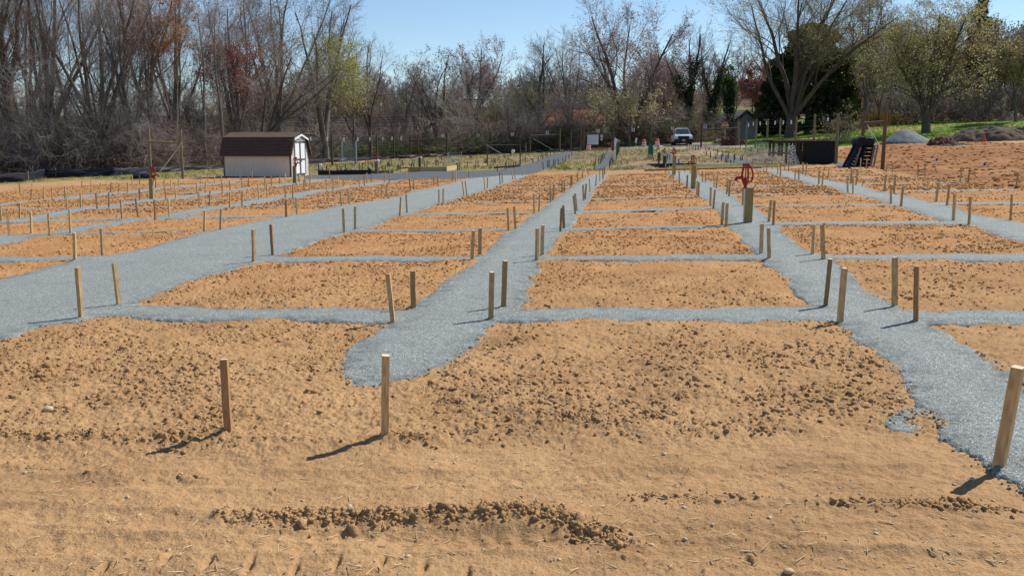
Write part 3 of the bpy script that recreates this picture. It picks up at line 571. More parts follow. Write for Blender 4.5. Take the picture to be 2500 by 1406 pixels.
def place_crumb(n):
    y_ = 3.6 * (18 / 3.6) ** rng.random(n * 9); x_ = (rng.random(n * 9) * 2 - 1) * y_ * .62; s, _ = gravel_sdf(x_, y_); s = s + .05 * fbm(x_ * 3.5, y_ * 3.5, 4, 3)
    k = (np.abs(s + .015) < .03 + .10 * rng.random(len(s)) ** 3) & (fbm(x_ * 1.1, y_ * 1.1, 3, 66) + rng.random(len(s)) > .25)
    return np.stack([x_, y_], -1)[k][:n], .0025 + .008 * rng.random(k.sum())[:n] ** 2.5
blob('loose_gravel', 14000, place_crumb, [mat('loose_stone', (.15, .17, .17), .8, .5, 9, objvar=0)], 'loose grey gravel crumbs spilled along the path edges', 'gravel crumbs', sub=1, flatz=.8, lumpy=.4, lift=.5)
def place_red(n):
    y_ = 24 + 52 * rng.random(n); x_ = (.26 + .4 * rng.random(n)) * y_; k = sdf(x_, y_, wpoly([(2110,413),(2030,382),(2060,362),(2150,348),(2300,345),(2440,350),(2700,360),(3300,420),(3300,640),(2500,466),(2300,440)])) > 0
    k &= fbm(x_ * .35, y_ * 1.3 - x_ * .35, 4, 91) + .9 * rng.random(n) > .35
    return np.stack([x_, y_], -1)[k], .02 + .11 * rng.random(k.sum()) ** 3
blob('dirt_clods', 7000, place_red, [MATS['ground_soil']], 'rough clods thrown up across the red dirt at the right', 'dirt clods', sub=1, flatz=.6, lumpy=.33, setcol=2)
def place_peb(n):
    y_ = 3.2 * (20 / 3.2) ** rng.random(n); x_ = (rng.random(n) * 2 - 1) * y_ * .62
    s, _ = gravel_sdf(x_, y_); ok = s < -.05; return np.stack([x_, y_], -1)[ok], .004 + .012 * rng.random(ok.sum()) ** 3
blob('pebbles', 450, place_peb, [mat('pebble', (.46, .36, .23), .6, .3, 3)], 'small pale pebbles scattered on the bare soil', 'pebbles', sub=1, flatz=.6)
def straw():
    n = 3800; y_ = 3.2 * (15 / 3.2) ** (rng.random(n) ** 1.5); x_ = (rng.random(n) * 2 - 1) * y_ * .62
    pk = fbm(x_ * 1.1, y_ * 1.1, 3, 300) + rng.random(n) * .9 > .45; x_, y_ = x_[pk], y_[pk]
    s, _ = gravel_sdf(x_, y_); ok = s < 0; x_, y_ = x_[ok], y_[ok]; n = len(x_)
    Ln = .012 + .055 * rng.random(n) ** 2; th = rng.random(n) * 6.28; w = .0009 + .0009 * rng.random(n)
    z = surf(x_, y_) + .004; dx, dy = np.cos(th) * Ln / 2, np.sin(th) * Ln / 2; nx, ny = -np.sin(th) * w, np.cos(th) * w; tz = rng.random(n) * Ln * .2
    v = np.stack([np.stack([x_-dx-nx, y_-dy-ny, z-.004], -1), np.stack([x_-dx+nx, y_-dy+ny, z-.004], -1), np.stack([x_+dx+nx, y_+dy+ny, z+tz], -1), np.stack([x_+dx-nx, y_+dy-ny, z+tz], -1), np.stack([x_-dx, y_-dy, z-.002+w*2], -1), np.stack([x_+dx, y_+dy, z+tz+w*2], -1)], 1)
    k = np.arange(n)[:, None] * 6; q_ = np.concatenate([k + np.array([[0, 3, 5, 4]]), k + np.array([[1, 4, 5, 2]]), k + np.array([[0, 1, 2, 3]])])
    o = link('straw_litter', npmesh('straw_litter', v.reshape(-1, 3), quads=q_, mats=[mat('straw', (.56, .43, .25), .8, .3, 3)])); tag(o, 'bits of straw and thin twigs littering the soil', 'straw', kind='stuff')
straw()
# ------------------------------------------------------------------ pale stakes at the plot corners
WOODM = mat('stake_wood', (.50, .335, .165), .75, .42, 9, .3, (6, 6, .5), objvar=.2)
WOODD = mat('stake_wood_brown', (.33, .19, .085), .75, .25, 9, .25, (6, 6, .5), objvar=.15)
ENDM = mat('stake_end_grain', (.66, .52, .34), .8, .12, 40)
def stake_mesh(seed, mt):
    r = random.Random(seed); mb = MB(); w = .0385; h = 1.0; n = 5
    ring = []
    for i in range(n + 1):
        z = -.22 + (h + .22) * i / n; ox = r.uniform(-.0012, .0012); oy = r.uniform(-.0012, .0012)
        ring += [(-w/2+ox, -w/2+oy, z), (w/2+ox, -w/2+oy, z), (w/2+ox, w/2+oy, z), (-w/2+ox, w/2+oy, z)]
    sl_ = r.uniform(-.006, .006); ring[-4:] = [(x, y, z + (x * .2 + sl_ * (y > 0)) * 1) for x, y, z in ring[-4:]]
    fs = [(i*4+k, i*4+(k+1) % 4, i*4+4+(k+1) % 4, i*4+4+k) for i in range(n) for k in range(4)]
    mb.add(ring, fs); mb.mi = 1; mb.add(ring[-4:], [(0, 1, 2, 3)])
    me = bpy.data.meshes.new('wooden_stake'); me.from_pydata(mb.v, [], mb.f); me.materials.append(mt); me.materials.append(ENDM); me.polygons.foreach_set('material_index', mb.m)
    bm = bmesh.new(); bm.from_mesh(me); bmesh.ops.remove_doubles(bm, verts=bm.verts, dist=1e-5); 
    bmesh.ops.recalc_face_normals(bm, faces=bm.faces[:]); bm.to_mesh(me); bm.free(); return me
SM = [stake_mesh(i, WOODM) for i in range(5)] + [stake_mesh(9 + i, WOODD) for i in range(2)]
rs = random.Random(3)
FRONTL = {'n15': 'dark brown wooden stake in the front row, leftmost of the nearest three', 'n16': 'pale wooden stake in the front row at the blunt end of the centre gravel path', 'n14': 'thick leaning wooden stake in the right foreground beside the gravel'}
for key, (desc, names) in LINES.items():
    names = names.split(); names.sort(key=lambda k: -STK[k][1])
    for i, k in enumerate(names):
        bx, by, tx, ty = [v / 10 for v in STK[k]]
        b0 = G(bx, by); a, b_ = ray(tx, ty); d = b0.y
        top = Vector((a * d, d + rs.uniform(-.012, .012), CAMH + b_ * d)); v = top - b0
        if k == 'n14': v.y = -.02
        mesh = SM[5] if (k == 'n15' or rs.random() < .16) else SM[rs.randrange(5)]
        if k == 'n14': mesh = SM[0]
        o = link('wooden_stake', mesh, None, b0)
        o.rotation_mode = 'QUATERNION'; o.rotation_quaternion = v.to_track_quat('Z', 'Y') @ Matrix.Rotation(rs.uniform(-.35, .35) + (.12 if k in ('n16', 'n15') else 0), 4, 'Z').to_quaternion()
        wsc = 1.25 if k == 'n14' else 1.0
        o.scale = (wsc, wsc, v.length)
        lab = FRONTL.get(k) or 'wooden stake, %s from front, %s' % (ORD[i], desc)
        tag(o, lab, 'stake', 'wooden stakes marking the plot corners')
# weathered stakes of the older plots
OLDM = mat('weathered_wood', (.085, .075, .068), .85, .3, 9, .2, (5, 5, .6), objvar=.35)
OM = [stake_mesh(30 + i, OLDM) for i in range(3)]
for (x, y, h) in OLD:
    x, y, h = x / 10, y / 10, h / 10
    b0 = G(x, y); hh = hgt(b0, x, y - h)
    o = link('weathered_stake', OM[rs.randrange(3)], None, b0); o.scale = (1.25, 1.25, max(.25, min(hh, .95)))
    o.rotation_euler = (rs.uniform(-.05, .05), rs.uniform(-.07, .07), rs.uniform(-.6, .6))
    z_ = ('left of the pine raised bed' if x < 985 else 'between the pine raised bed and the gate frames' if x < 1240 else 'along the walk leading to the open gate' if x < 1400 else 'by the narrow dark gravel strip below the white map board' if x < 1520 else 'near the far red hydrants and the green netting' if x < 1670 else 'in the grassy plots before the wire mesh roll')
    tag(o, 'dark weathered stake ' + z_, 'stake', 'weathered stakes ' + z_)
# ------------------------------------------------------------------ trees
def unit(v): return v / (np.linalg.norm(v, axis=-1, keepdims=True) + 1e-9)
def grow(r, P0, D, L, R, Sg, wander, trop, taper):
    N = len(P0); nodes = np.zeros((N, Sg + 1, 3)); rad = np.zeros((N, Sg + 1)); nodes[:, 0] = P0; rad[:, 0] = R; d = D.copy()
    for i in range(Sg):
        d = d + r.normal(0, wander, (N, 3)); d[:, 2] += trop; d = unit(d)
        nodes[:, i+1] = nodes[:, i] + d * (L / Sg)[:, None]; rad[:, i+1] = R * (1 - (1 - taper) * (i + 1) / Sg)
    return nodes, rad
def kids(r, nodes, rad, L, k, t0, t1, a0, a1, l0, l1, rr, rmin, fall=.55):
    N, S1, _ = nodes.shape; Sg = S1 - 1
    t = t0 + (t1 - t0) * (np.tile(np.arange(k), (N, 1)) + r.random((N, k))) / k
    f = np.clip(t * Sg, 0, Sg - 1e-4); i = f.astype(int); u = (f - i)[..., None]; n = np.arange(N)[:, None]
    A = nodes[n, i]; B = nodes[n, i+1]; p = A * (1-u) + B * u; d = unit(B - A)
    rp = rad[n, i] * (1-u[..., 0]) + rad[n, i+1] * u[..., 0]
    q = unit(np.cross(d, r.normal(0, 1, d.shape))); an = (a0 + (a1 - a0) * r.random((N, k)))[..., None]
    D = unit(d * np.cos(an) + q * np.sin(an))
    Lc = L[:, None] * (l0 + (l1 - l0) * r.random((N, k))) * (1 - fall * t)
    return p.reshape(-1, 3), D.reshape(-1, 3), Lc.ravel(), np.maximum(rp * rr, rmin).ravel()
def tubes(nodes, rad, sides):
    N, S1, _ = nodes.shape
    d = unit(np.concatenate([nodes[:, 1:2] - nodes[:, 0:1], nodes[:, 2:] - nodes[:, :-2], nodes[:, -1:] - nodes[:, -2:-1]], 1)) if S1 > 2 else unit(np.repeat(nodes[:, 1:2] - nodes[:, 0:1], 2, 1))
    ref = np.array([.31, .77, .55]); a = unit(np.cross(d, ref)); b = np.cross(d, a)
    th = np.arange(sides) * 6.28318 / sides
    v = nodes[:, :, None] + rad[..., None, None] * (a[:, :, None] * np.cos(th)[None, None, :, None] + b[:, :, None] * np.sin(th)[None, None, :, None])
    base = (np.arange(N) * S1 * sides)[:, None, None] + (np.arange(S1 - 1) * sides)[None, :, None] + np.arange(sides)[None, None]
    nx = (np.arange(N) * S1 * sides)[:, None, None] + (np.arange(S1 - 1) * sides)[None, :, None] + ((np.arange(sides) + 1) % sides)[None, None]
    return v.reshape(-1, 3), np.stack([base, nx, nx + sides, base + sides], -1).reshape(-1, 4)
def join(parts):
    vs, fs, k = [], [], 0
    for v, f in parts: vs.append(v); fs.append(f + k); k += len(v)
    return np.concatenate(vs), np.concatenate(fs)
def leafq(r, pts, size, jit):
    n = len(pts); c = pts + r.normal(0, jit, (n, 3)); a = unit(r.normal(0, 1, (n, 3))); b = unit(np.cross(a, r.normal(0, 1, (n, 3))))
    s = size * (.5 + r.random((n, 1))); a = a * s; b = b * s * .7
    v = np.stack([c - a, c + b, c + a, c - b], 1).reshape(-1, 3); return v, np.arange(n * 4).reshape(-1, 4)
BARKD = mat('bark_dark', (.11, .09, .075), .95, .35, 3, .4, (1, 1, .3), spec=.05)
BARKG = mat('bark_grey', (.15, .13, .112), .95, .35, 3, .4, (1, 1, .3), spec=.05)
TWIG = mat('twigs_grey', (.285, .25, .225), .9, .25, .6, spec=.05, objvar=.25)
TWIGR = mat('twigs_mauve', (.30, .232, .212), .9, .25, .6, spec=.05, objvar=.2)
TWIGB = mat('twigs_brown', (.25, .19, .145), .9, .3, .6, spec=.05, objvar=.25)
def leafmat(name, c, tr=.3):
    if name in MATS: return MATS[name]
    m = mat(name, c, .7, .4, 1.5, spec=.1); t = m.node_tree; b = t.nodes['Principled BSDF']
    out = t.nodes['Material Output']; tl = nd(t, 'ShaderNodeBsdfTranslucent'); mx = nd(t, 'ShaderNodeMixShader'); mx.inputs[0].default_value = tr
    src = b.inputs['Base Color'].links[0].from_socket; t.links.new(src, tl.inputs[0]); t.links.new(b.outputs[0], mx.inputs[1]); t.links.new(tl.outputs[0], mx.inputs[2]); t.links.new(mx.outputs[0], out.inputs[0]); return m
LF = {'green': leafmat('leaf_spring_green', (.27, .31, .045)), 'red': leafmat('bud_red', (.30, .125, .095)), 'orange': leafmat('bud_orange', (.38, .19, .085)),
      'pink': leafmat('bud_pinkish', (.30, .20, .17)), 'olive': leafmat('leaf_olive', (.25, .22, .10)), 'ivy': leafmat('ivy_leaf', (.036, .056, .018), .15),
      'dark': leafmat('evergreen_leaf', (.045, .062, .021), .1), 'gold': leafmat('leaf_gold_green', (.42, .42, .11)), 'blush': leafmat('leaf_pale_bronze', (.50, .46, .20)), 'cream': leafmat('blossom_cream', (.52, .45, .22)),
      'olivedk': leafmat('leaf_dark_olive', (.15, .135, .035)), 'spruce': leafmat('spruce_needle', (.022, .034, .018), .1), 'shrub': leafmat('shrub_leaf', (.055, .12, .02), .35), 'yellow': leafmat('blossom_yellow', (.42, .31, .03)), 'mist': leafmat('bud_haze', (.20, .17, .09))}
def tree_meshes(seed, Ht=16, spread=5, fork=.25, leaders=5, k=(9, 9, 7, 4), trunkr=.28, lean=(0, 0), wander=.14, trop=.07, ang=(.35, .9), lead_ang=(.15, .5),
                bark=BARKG, twig=TWIG, leaf=None, nleaf=0, lsize=.09, ljit=.15, lsel=None, ivy=0, rmin=.0085, multi=False, levels=4, clear=.22, roots=None):
    r = np.random.default_rng(seed)
    D0 = unit(np.array([[lean[0], lean[1], 1.0]]))
    tl = Ht * fork
    big = []; small = []
    if multi:      # several stems from the ground
        a = r.random(leaders) * 6.28; q = lead_ang[0] + (lead_ang[1] - lead_ang[0]) * r.random(leaders)
        D = unit(np.stack([np.cos(a) * np.sin(q) + lean[0], np.sin(a) * np.sin(q) + lean[1], np.cos(q)], -1)); P0 = np.zeros((leaders, 3)); P0[:, :2] = D[:, :2] * .5; P0[:, 2] = -.3
        Lc = Ht * (.75 + .3 * r.random(leaders)) / np.maximum(D[:, 2], .6); Rc = trunkr * (.6 + .4 * r.random(leaders))
    else:
        n0, r0 = grow(r, np.array([[0, 0, -.4]]), D0, np.array([tl + .4]), np.array([trunkr * 1.15]), 6, .03, .02, .8); r0[:, 0] *= 1.35; big.append((n0, r0))
        a = (np.arange(leaders) + r.random(leaders) * .6) / leaders * 6.28; q = lead_ang[0] + (lead_ang[1] - lead_ang[0]) * r.random(leaders); q[0] *= .3
        e = unit(n0[0, -1] - n0[0, -2]); D = unit(np.stack([np.cos(a) * np.sin(q), np.sin(a) * np.sin(q), np.cos(q)], -1) + e * .8 - np.array([0, 0, .6]))
        tt = .72 + .28 * r.random(leaders); tt[0] = 1; ii = np.minimum((tt * 6).astype(int), 5); P0 = n0[0, ii] * (1 - (tt * 6 - ii))[:, None] + n0[0, ii + 1] * (tt * 6 - ii)[:, None]
        Lc = (Ht - tl) * (.7 + .35 * r.random(leaders)) / np.maximum(D[:, 2], .55); Lc[0] = Ht - tl; Rc = trunkr * (.45 + .25 * r.random(leaders)); Rc[0] = trunkr * .75
    n1, r1 = grow(r, P0, D, Lc, Rc, 9, wander * .6, trop * .5, .22); big.append((n1, r1))
    hs = spread / max(Ht, 1)
    p, d, l, rr = kids(r, n1, r1, Lc, k[0], clear, .97, ang[0], ang[1], .35, .62, .34, rmin * 1.8); l *= .6 + hs
    n2, r2 = grow(r, p, d, l, rr, 6, wander, trop, .3); big.append((n2, r2))
    p, d, l, rr = kids(r, n2, r2, l, k[1], .2, 1, ang[0], ang[1] + .1, .35, .65, .42, rmin * 1.2, .35)
    n3, r3 = grow(r, p, d, l, rr, 4, wander, trop * .8, .45); small.append((n3, r3, 3))
    p, d, l, rr = kids(r, n3, r3, l, k[2], .15, 1, ang[0], ang[1] + .25, .45, .85, .6, rmin, .3)
    n4, r4 = grow(r, p, d, l, rr, 3, wander * 1.2, trop * .7, .6); small.append((n4, r4, 3)); tips = n4
    if levels > 4:
        p, d, l, rr = kids(r, n4, r4, l, k[3], .2, 1, ang[0], ang[1] + .1, .45, .8, .8, rmin * .85, .3)
        n5, r5 = grow(r, p, d, l, rr, 2, wander, trop * .5, .7); small.append((n5, r5, 3)); tips = n5
    tv, tf = join([tubes(a_, b_, 7 if i < 2 else 4) for i, (a_, b_) in enumerate(big)])
    cv, cf = join([tubes(a_, b_, s_) for a_, b_, s_ in small])
    tm = npmesh('trunk', tv, quads=tf, mats=[bark], smooth=True); cm = npmesh('crown', cv, quads=cf, mats=[twig], smooth=True)
    fm = []
    if leaf and nleaf:
        pts = tips.reshape(-1, 3)
        if lsel: pts = pts[lsel(pts, r)]
        if len(pts):
            pts = pts[r.integers(0, len(pts), nleaf)]; v, f = leafq(r, pts, lsize, ljit); fm.append(('foliage', npmesh('foliage', v, quads=f, mats=[LF[leaf]])))
    if ivy:
        lim = n1.reshape(-1, 3); rad_ = r1.reshape(-1); sel_ = lim[:, 2] < Ht * .62; lim = lim[sel_]
        n = ivy; i = r.integers(0, n1.shape[1] - 4, n); j = r.integers(0, len(n1), n); u = r.random((n, 1)); pts = n1[j, i] * (1-u) + n1[j, i+1] * u
        if not multi: kk = r.random(n) < .35; h_ = r.random(n) * tl; pts[kk] = np.array([0, 0, 0]) + np.stack([h_[kk] * 0, h_[kk] * 0, h_[kk]], -1) + D0 * h_[kk][:, None] * .0
        v, f = leafq(r, pts, .12, .27); fm.append(('ivy', npmesh('ivy', v, quads=f, mats=[LF['ivy']])))
    return [('trunk', tm), ('crown', cm)] + fm
def plant(name, parts, loc, rz=0, sc=(1, 1, 1), label=None, cat='tree', group=None):
    e = empty(name, loc, rz, label=label, cat=cat, group=group); e.scale = sc
    for n, m_ in parts: link(n, m_, e)
    return e
def at_px(px, d):
    a, _ = ray(px, 357); x = a * d; return Vector((x, d, gz(x, d) - .1))
def top_h(px, d, topy):
    p = at_px(px, d); return hgt(p, px, topy)
TPL = {}
for i in range(3): TPL['tall%d' % i] = (tree_meshes(100 + i, 18, 5, .22, 4, (9, 8, 7, 0), .26, wander=.1, trop=.11, twig=[TWIG, TWIGB, TWIGR][i]), 18)
for i in range(2): TPL['vase%d' % i] = (tree_meshes(110 + i, 14, 6, .18, 6, (8, 8, 7, 0), .24, wander=.09, trop=.07, ang=(.3, .7), lead_ang=(.25, .6), twig=[TWIG, TWIGR][i]), 14)
for i in range(2): TPL['slim%d' % i] = (tree_meshes(120 + i, 16, 2.6, .45, 2, (12, 7, 6, 0), .17, wander=.07, trop=.15, lead_ang=(.05, .2), twig=[TWIG, TWIGB][i]), 16)
TPL['gnarl0'] = (tree_meshes(130, 15, 6, .3, 5, (8, 8, 6, 0), .3, wander=.2, trop=.05, ang=(.5, 1.0), bark=BARKD, twig=TWIGB), 15)
for i in range(2): TPL['tangle%d' % i] = (tree_meshes(140 + i, 9, 7, .1, 9, (8, 8, 7, 0), .12, wander=.22, trop=-.01, ang=(.4, 1.1), lead_ang=(.2, 1.0), multi=True, bark=BARKD, twig=[TWIG, TWIGB][i]), 9)
for i in range(2): TPL['shrub%d' % i] = (tree_meshes(150 + i, 3.6, 3.2, .1, 9, (5, 6, 5, 0), .035, wander=.2, trop=.02, ang=(.4, 1.0), lead_ang=(.2, .9), multi=True, bark=BARKD, twig=[TWIGB, TWIG][i], clear=.1), 3.6)
TPL['bud0'] = (tree_meshes(160, 15, 5, .25, 5, (8, 8, 7, 0), .22, leaf='mist', nleaf=2600, lsize=.13, twig=TWIGB), 15)
TPL['bud1'] = (tree_meshes(161, 15, 5, .25, 5, (8, 8, 7, 0), .22, leaf='pink', nleaf=2200, lsize=.12, twig=TWIGR), 15)
TPL['bud2'] = (tree_meshes(162, 14, 5, .25, 5, (8, 8, 7, 0), .22, leaf='red', nleaf=1800, lsize=.12, twig=TWIGR), 14)
TPL['sprout'] = (tree_meshes(164, 12, 5, .2, 6, (8, 8, 6, 0), .16, leaf='gold', nleaf=2000, lsize=.10, ljit=.2, twig=TWIGB), 12)
TPL['green0'] = (tree_meshes(163, 11, 5, .2, 5, (8, 8, 7, 0), .2, leaf='olive', nleaf=5000, lsize=.13, ljit=.25, twig=TWIGB), 11)
tr = random.Random(11)
def put(kind, px, d, topy=None, h=None, label=None, group=None, name='bare_tree', wide=1.0, cat='tree', rz=None):
    parts, H0 = TPL[kind]; p = at_px(px, d)
    hh = h if h else top_h(px, d, topy)
    s = hh / H0; return plant(name, parts, p, tr.uniform(0, 6.28) if rz is None else rz, (s * wide, s * wide, s), label, cat, group)
# --- wood on the left, behind the silt fence
gl = 'bare trees of the left wood'
k_ = 0
for d, n, hh in ((74, 9, 16), (79, 8, 18), (92, 7, 19)):
    for i in range(n):
        px = -190 + (740 + (d - 70) * 3) * (i + tr.uniform(.1, .9)) / n
        kd = tr.choice(['tall0', 'tall1', 'tall2', 'slim0', 'slim1', 'gnarl0', 'vase0'])
        if px > 560 and d < 95: continue
        sc = 1 if px < 470 else .8
        h = hh * tr.uniform(.8, 1.12) * sc
        o = put(kd, px, d + tr.uniform(-3, 3), h=h, label='bare grey brown tree in the dense wood behind the black silt fence', group=gl)
        o.rotation_euler = (tr.uniform(-.1, .1), tr.uniform(-.03, .18) if px > 60 else tr.uniform(0, .2), o.rotation_euler[2])
gt = 'tangled vine covered small trees of the left wood edge'
for i in range(13):
    px = -160 + 760 * (i + tr.uniform(.1, .9)) / 13
    put('tangle%d' % (i % 2), px, 71 + tr.uniform(0, 14) + (8 if px > 400 else 0), h=tr.uniform(5.5, 8.5), label='low tangled grey thicket tree at the edge of the left wood', group=gt, name='thicket_tree', wide=.85)
gs = 'bare brushy shrubs at the foot of the woods'
for i in range(34):
    px = -180 + 900 * (i + tr.uniform(.1, .9)) / 34
    put('shrub%d' % (i % 2), px, 70 + tr.uniform(0, 8) + max(0, px - 300) * .05, h=tr.uniform(1.6, 3.6), label='leafless brown brush along the left wood edge', group=gs, name='bare_shrub', cat='shrub', wide=1.4)
# --- trees one can tell apart, left to right
def special(name, px, d, topy, label, rz=0, cat='tree', **kw):
    p = at_px(px, d); h = top_h(px, d, topy); return plant(name, tree_meshes(Ht=h, **kw), p, rz, label=label, cat=cat)
special('maple_tree', 330, 74, -30, 'tall tree with a haze of orange buds high in the left wood', seed=201, spread=6, leaders=5, k=(9, 9, 8, 0), trunkr=.26, leaf='orange', nleaf=1900, lsize=.09, ljit=.12, lsel=lambda p, r: (p[:, 0] > .4) & (p[:, 2] > 9) & (p[:, 2] < 14.5), twig=TWIGB)
special('maple_tree', 575, 84, 10, 'spreading red budded maple rising behind the storage shed', seed=205, spread=8, leaders=7, lead_ang=(.3, .8), k=(10, 9, 8, 0), trunkr=.28, fork=.2, leaf='red', nleaf=6000, lsize=.085, ljit=.14, lsel=lambda p, r: (p[:, 2] > 3.5) & (p[:, 2] < 10.5), twig=TWIGR)
special('leaning_tree', 572, 80, 95, 'dark bare tree with long limbs leaning right over the shed roof', seed=204, spread=5, leaders=4, lead_ang=(.1, .45), lean=(1.0, 0), k=(8, 8, 7, 0), trunkr=.24, fork=.3, bark=BARKD, twig=TWIG)
special('bare_tree', 680, 96, -45, 'tallest bare grey tree behind the gable end of the shed', seed=203, spread=7, leaders=7, lead_ang=(.2, .6), k=(10, 9, 8, 0), trunkr=.3, leaf='mist', nleaf=1800, lsize=.09, twig=TWIG)
special('leafing_tree', 795, 90, -8, 'tall forked tree breaking into yellow green leaf right of the shed', seed=208, spread=5, leaders=5, fork=.1, lead_ang=(.08, .38), k=(10, 9, 8, 0), trunkr=.34, leaf='gold', nleaf=5000, lsize=.075, ljit=.12, lsel=lambda p, r: (p[:, 2] > 2.5) & (p[:, 2] < 11.5) & (r.random(len(p)) < .25 + .75 * (p[:, 0] > .2)), twig=TWIG, bark=BARKG)
special('leafing_tree', 865, 98, 165, 'smaller yellow green leafing tree right of the forked one', seed=209, spread=6, leaders=5, fork=.3, lead_ang=(.3, .9), k=(8, 8, 7, 0), trunkr=.14, leaf='gold', nleaf=2600, lsize=.08, ljit=.2, lsel=lambda p, r: p[:, 2] > 4.0)
special('bare_tree', 905, 104, 105, 'bare forked tree with upswept limbs beyond the white fence tags', seed=211, spread=4, leaders=5, lead_ang=(.1, .45), k=(8, 7, 6, 0), trunkr=.22, fork=.22, bark=BARKD)
special('bare_tree', 985, 118, 150, 'thin bare tree behind the left end of the dark gate frame', seed=212, spread=3, leaders=3, k=(8, 7, 6, 0), trunkr=.16)
special('bare_tree', 1062, 116, 128, 'bare vase shaped tree above the sign numbered one', seed=213, spread=4.5, leaders=6, lead_ang=(.12, .45), k=(8, 8, 6, 0), trunkr=.26, fork=.2, bark=BARKD, leaf='mist', nleaf=900, lsize=.1)
special('budding_tree', 1155, 120, 112, 'round topped tree hazed with pinkish buds above the sign numbered two', seed=214, spread=5.5, leaders=8, lead_ang=(.1, .5), k=(9, 8, 7, 0), trunkr=.24, fork=.35, leaf='pink', nleaf=3600, lsize=.085, ljit=.1, lsel=lambda p, r: p[:, 2] > 7.5, twig=TWIGR)
special('bare_tree', 1235, 108, 205, 'low fan shaped bare tree behind the garden fence', seed=215, spread=5.5, leaders=9, lead_ang=(.2, .95), multi=True, k=(8, 8, 7, 0), trunkr=.11, trop=.05, twig=TWIG)
special('bare_tree', 1315, 122, 97, 'dark gnarled bare tree standing clear against the sky', seed=236, spread=6, leaders=5, lead_ang=(.2, .6), k=(8, 8, 6, 0), wander=.19, ang=(.45, .95), trunkr=.32, fork=.35, bark=BARKD, twig=mat('twigs_dark', (.07, .058, .05), .9, .2, 1))
special('bare_tree', 1392, 124, 105, 'bare tree between the gnarled tree and the double trunked giant', seed=217, spread=5, leaders=6, lead_ang=(.15, .5), k=(9, 8, 7, 0), trunkr=.22, twig=TWIGR)
special('twin_stem_tree', 1536, 112, 12, 'big two stemmed budding tree behind the white map board', seed=221, spread=8, leaders=4, multi=True, lead_ang=(.13, .36), k=(13, 11, 8, 0), trunkr=.42, trop=.06, clear=.3, bark=BARKD, twig=TWIGR, leaf='pink', nleaf=7000, lsize=.075, ljit=.1, lsel=lambda p, r: p[:, 2] > 6)
special('dogwood_tree', 1538, 108, 228, 'small layered dogwood with cream blossom under the two stemmed tree', seed=222, spread=7, leaders=7, lead_ang=(.5, 1.1), trop=0, k=(7, 7, 6, 0), trunkr=.12, leaf='cream', nleaf=3200, lsize=.10, ljit=.15)
special('budding_tree', 1612, 126, 128, 'pinkish budding tree filling the gap left of the ivy trees', seed=223, spread=6, leaders=7, lead_ang=(.2, .65), k=(9, 9, 7, 0), trunkr=.2, leaf='pink', nleaf=5200, lsize=.10, ljit=.2, twig=TWIGR)
special('ivy_tree', 1680, 118, 78, 'ivy clad bare tree straight behind the white pickup truck', seed=224, spread=5, leaders=5, lead_ang=(.15, .5), k=(8, 8, 6, 0), trunkr=.36, fork=.35, bark=BARKD, ivy=4200)
special('ivy_tree', 1722, 120, 100, 'leaning ivy smothered tree just right of the white pickup truck', seed=225, spread=4.5, leaders=4, lead_ang=(.2, .55), lean=(.18, 0), k=(8, 7, 6, 0), trunkr=.34, fork=.3, bark=BARKD, ivy=4200)
special('ivy_tree', 1779, 116, 160, 'dark ivy covered trunk beside the small grey gabled house', seed=226, spread=2.5, leaders=3, lead_ang=(.03, .2), k=(7, 6, 6, 0), trunkr=.34, fork=.5, bark=BARKD, ivy=8000, leaf='shrub', nleaf=600, lsize=.12)
special('maple_tree', 1838, 140, 165, 'red flowering maple between the grey house and the dark evergreen', seed=227, spread=5, leaders=6, k=(8, 8, 6, 0), trunkr=.2, leaf='red', nleaf=5000, lsize=.12, ljit=.2, twig=TWIGR)
special('willow_tree', 1925, 106, -70, 'huge wide spreading tree with pale twigs in front of the dark evergreen', seed=238, spread=13, leaders=8, fork=.14, lead_ang=(.2, .85), k=(11, 11, 8, 0), trunkr=.52, trop=.04, wander=.17, bark=BARKD, twig=mat('twigs_tan', (.26, .20, .13), .9, .25, .6), leaf='gold', nleaf=6500, lsize=.07, ljit=.15, clear=.3)
special('bare_tree', 2112, 112, 10, 'tall narrow tree right of the dark evergreen', seed=229, spread=6, leaders=5, lead_ang=(.1, .5), k=(9, 9, 7, 0), trunkr=.24, twig=TWIG, leaf='mist', nleaf=2500, lsize=.1)
special('flowering_cherry', 2258, 92, 55, 'broad cherry tree in pale blossom and olive leaf on the lawn', seed=230, spread=10, leaders=9, fork=.16, lead_ang=(.35, 1.0), k=(9, 10, 8, 0), trunkr=.42, trop=.03, bark=BARKD, twig=TWIGB, leaf='blush', nleaf=20000, lsize=.07, ljit=.16, clear=.15)
